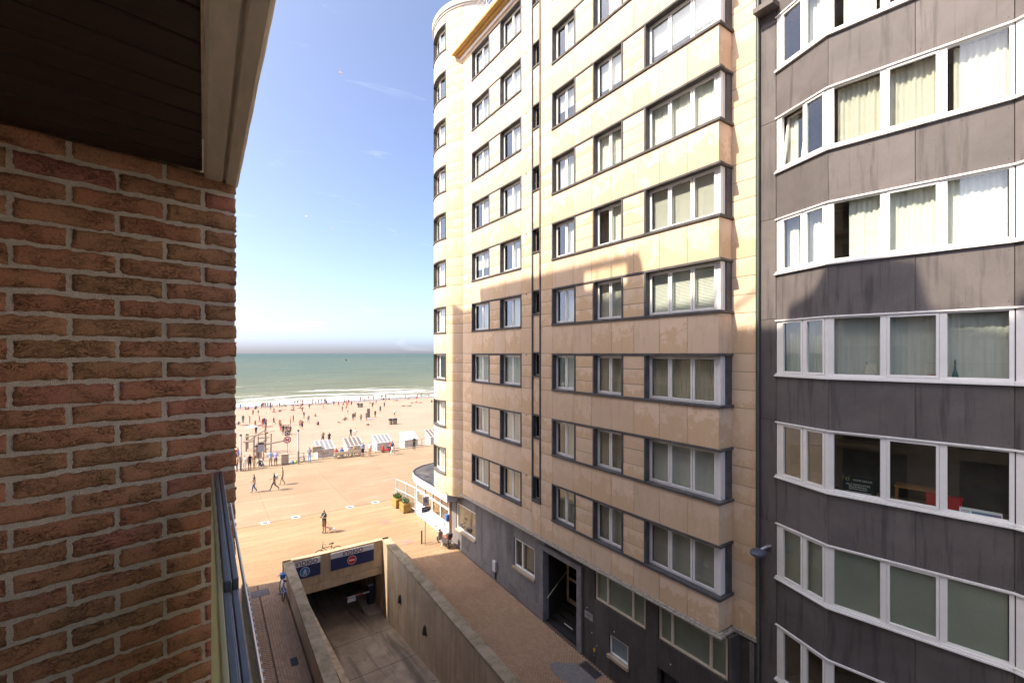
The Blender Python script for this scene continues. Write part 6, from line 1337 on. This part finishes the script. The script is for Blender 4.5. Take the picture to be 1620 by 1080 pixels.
# more bathers spread along the sand and the surf
qx=random.Random(77)
for i in range(64):
    y=qx.choice([qx.uniform(88,118),qx.uniform(125,150),qx.uniform(152,163),qx.uniform(152,163)]); f_=min(qx.uniform(.06,.43),qx.uniform(.06,.43)); w_=y>150
    PEOPLE.append((round(f_*y,2),round(y,2),qx.choice(['stand','stroll','walk','sitg','stand','lie']),qx.randint(-170,170),qx.choice(['skin','navy','maroon','charcoal','red','white','black']),qx.choice(['navy','black','red','olive','grey']),'s','s','w' if w_ else 'b'))
lab={}; rows=[]
for r_ in PEOPLE:
    x,y,pose,face,top,bot,calf,slv,zn=r_
    who=('bare-chested person' if top=='skin' else 'person in %s top'%top); low=(' in %s '%bot if top=='skin' else ' and %s '%bot)+('trousers' if calf=='b' else 'shorts')
    if bot=='skin': low=''
    rows.append((r_,'%s%s %s %s'%(who,low,PH[pose],zone(y,zn))))
cnt={}
for r_,l_ in rows: cnt.setdefault(l_,[]).append(r_)
ORD=['leftmost']+[q+' from left' for q in('second','third','fourth','fifth','sixth','seventh','eighth','ninth','tenth','eleventh','twelfth','thirteenth','fourteenth')]
for r_,l_ in rows:
    same=sorted(cnt[l_],key=lambda q:q[0]/q[1]); ll=l_ if len(same)==1 else l_+', '+ORD[same.index(r_)]
    x,y,pose,face,top,bot,calf,slv,zn=r_
    person(x,y,pose,face,top,bot,calf,slv,ll,'people on the beach and promenade')
def pack(o,name,c,box,rot=0):
    b=MB().box(*box); k=b.build(name,P('pack_'+name+str(c),c,rough=.7)); k.modifiers.new('bv','BEVEL').width=.04; k.parent=o; return k
# the four people nearest the camera
g_='people on the beach and promenade'
o=person(7.01,33.79,'phone',120,'black','brown','s','t','person in black t-shirt and brown shorts standing with a small white dog',g_,fing=True,scale=.97)
b=MB(); b.tube([(-.16,.10,1.44),(0,.15,1.22),(.16,.12,1.02)],.016,6).tube([(-.16,-.05,1.46),(0,-.15,1.25),(.17,-.08,1.02)],.016,6); k=b.build('bag_strap',M_swhite); k.parent=o; pack(o,'pouch',(.6,.58,.54),(.10,.24,.02,.14,.88,1.02))
person(3.75,46.98,'stroll',80,'charcoal','denim','b','t','person in dark jacket and blue jeans striding alone across the promenade',g_,fing=True)
o=person(5.35,46.6,'walk',75,'black','charcoal','b','t','person in black carrying a pale backpack across the promenade',g_,fing=True); pack(o,'backpack',(.5,.5,.52),(-.15,.15,-.30,-.12,1.05,1.48))
person(6.2,48.17,'stroll',70,'khaki','khaki','b','t','person in khaki shirt and trousers walking beside the backpack wearer',g_,fing=True)
for x,top,l_ in((13.1,'red','person in red sitting at the left end of the long bench'),(13.75,'royalblue','person in blue sitting second on the long bench'),(14.5,'white','person in white sitting third on the long bench'),(15.25,'tan','person in tan sitting at the right end of the long bench')):
    person(x,56.56,'bench',0,top,'charcoal','b','t',l_,g_,z=-12.6+.02)
# small dog
J={'pel':((0,-.16,.26),.075),'b1':((0,0,.27),.08),'ch':((0,.16,.27),.09),'nk':((0,.24,.35),.055),'hd':((0,.30,.42),.062),'mz':((0,.40,.40),.03),'tl':((0,-.28,.36),.02),'e1':((-.05,.28,.49),.02),'e2':((.05,.28,.49),.02)}
E_=[('pel','b1'),('b1','ch'),('ch','nk'),('nk','hd'),('hd','mz'),('pel','tl'),('hd','e1'),('hd','e2')]
for s,sx in(('L',-.055),('R',.055)):
    J['fk'+s]=((sx,.17,.14),.028); J['ff'+s]=((sx,.18,.02),.022); J['hk'+s]=((sx,-.13,.18),.035); J['hh'+s]=((sx,-.22,.10),.022); J['hf'+s]=((sx,-.19,.02),.02)
    E_+=[('ch','fk'+s),('fk'+s,'ff'+s),('pel','hk'+s),('hk'+s,'hh'+s),('hh'+s,'hf'+s)]
dog=link('dog',skin_mesh('dog',J,E_,[plain('dog_white',(.70,.66,.62),.8,var=.1)],lambda a,c:0,1)); dog.location=(7.5,33.6,gz(33.6)); dog.rotation_euler=(0,0,R(70)); tag(dog,'small white dog with red harness at the feet of the person','dog')
k=MB().ring((0,.15,.27),(0,1,0),.085,.02,14,6).box(-.05,.05,-.02,.16,.34,.37).build('harness',P('harness_red',(.55,.12,.08))); k.parent=dog
k=MB().tube([(0,.05,.37),(-.1,.2,.6),(-.25,.35,.95)],.006,5).build('leash',M_dark); k.parent=dog
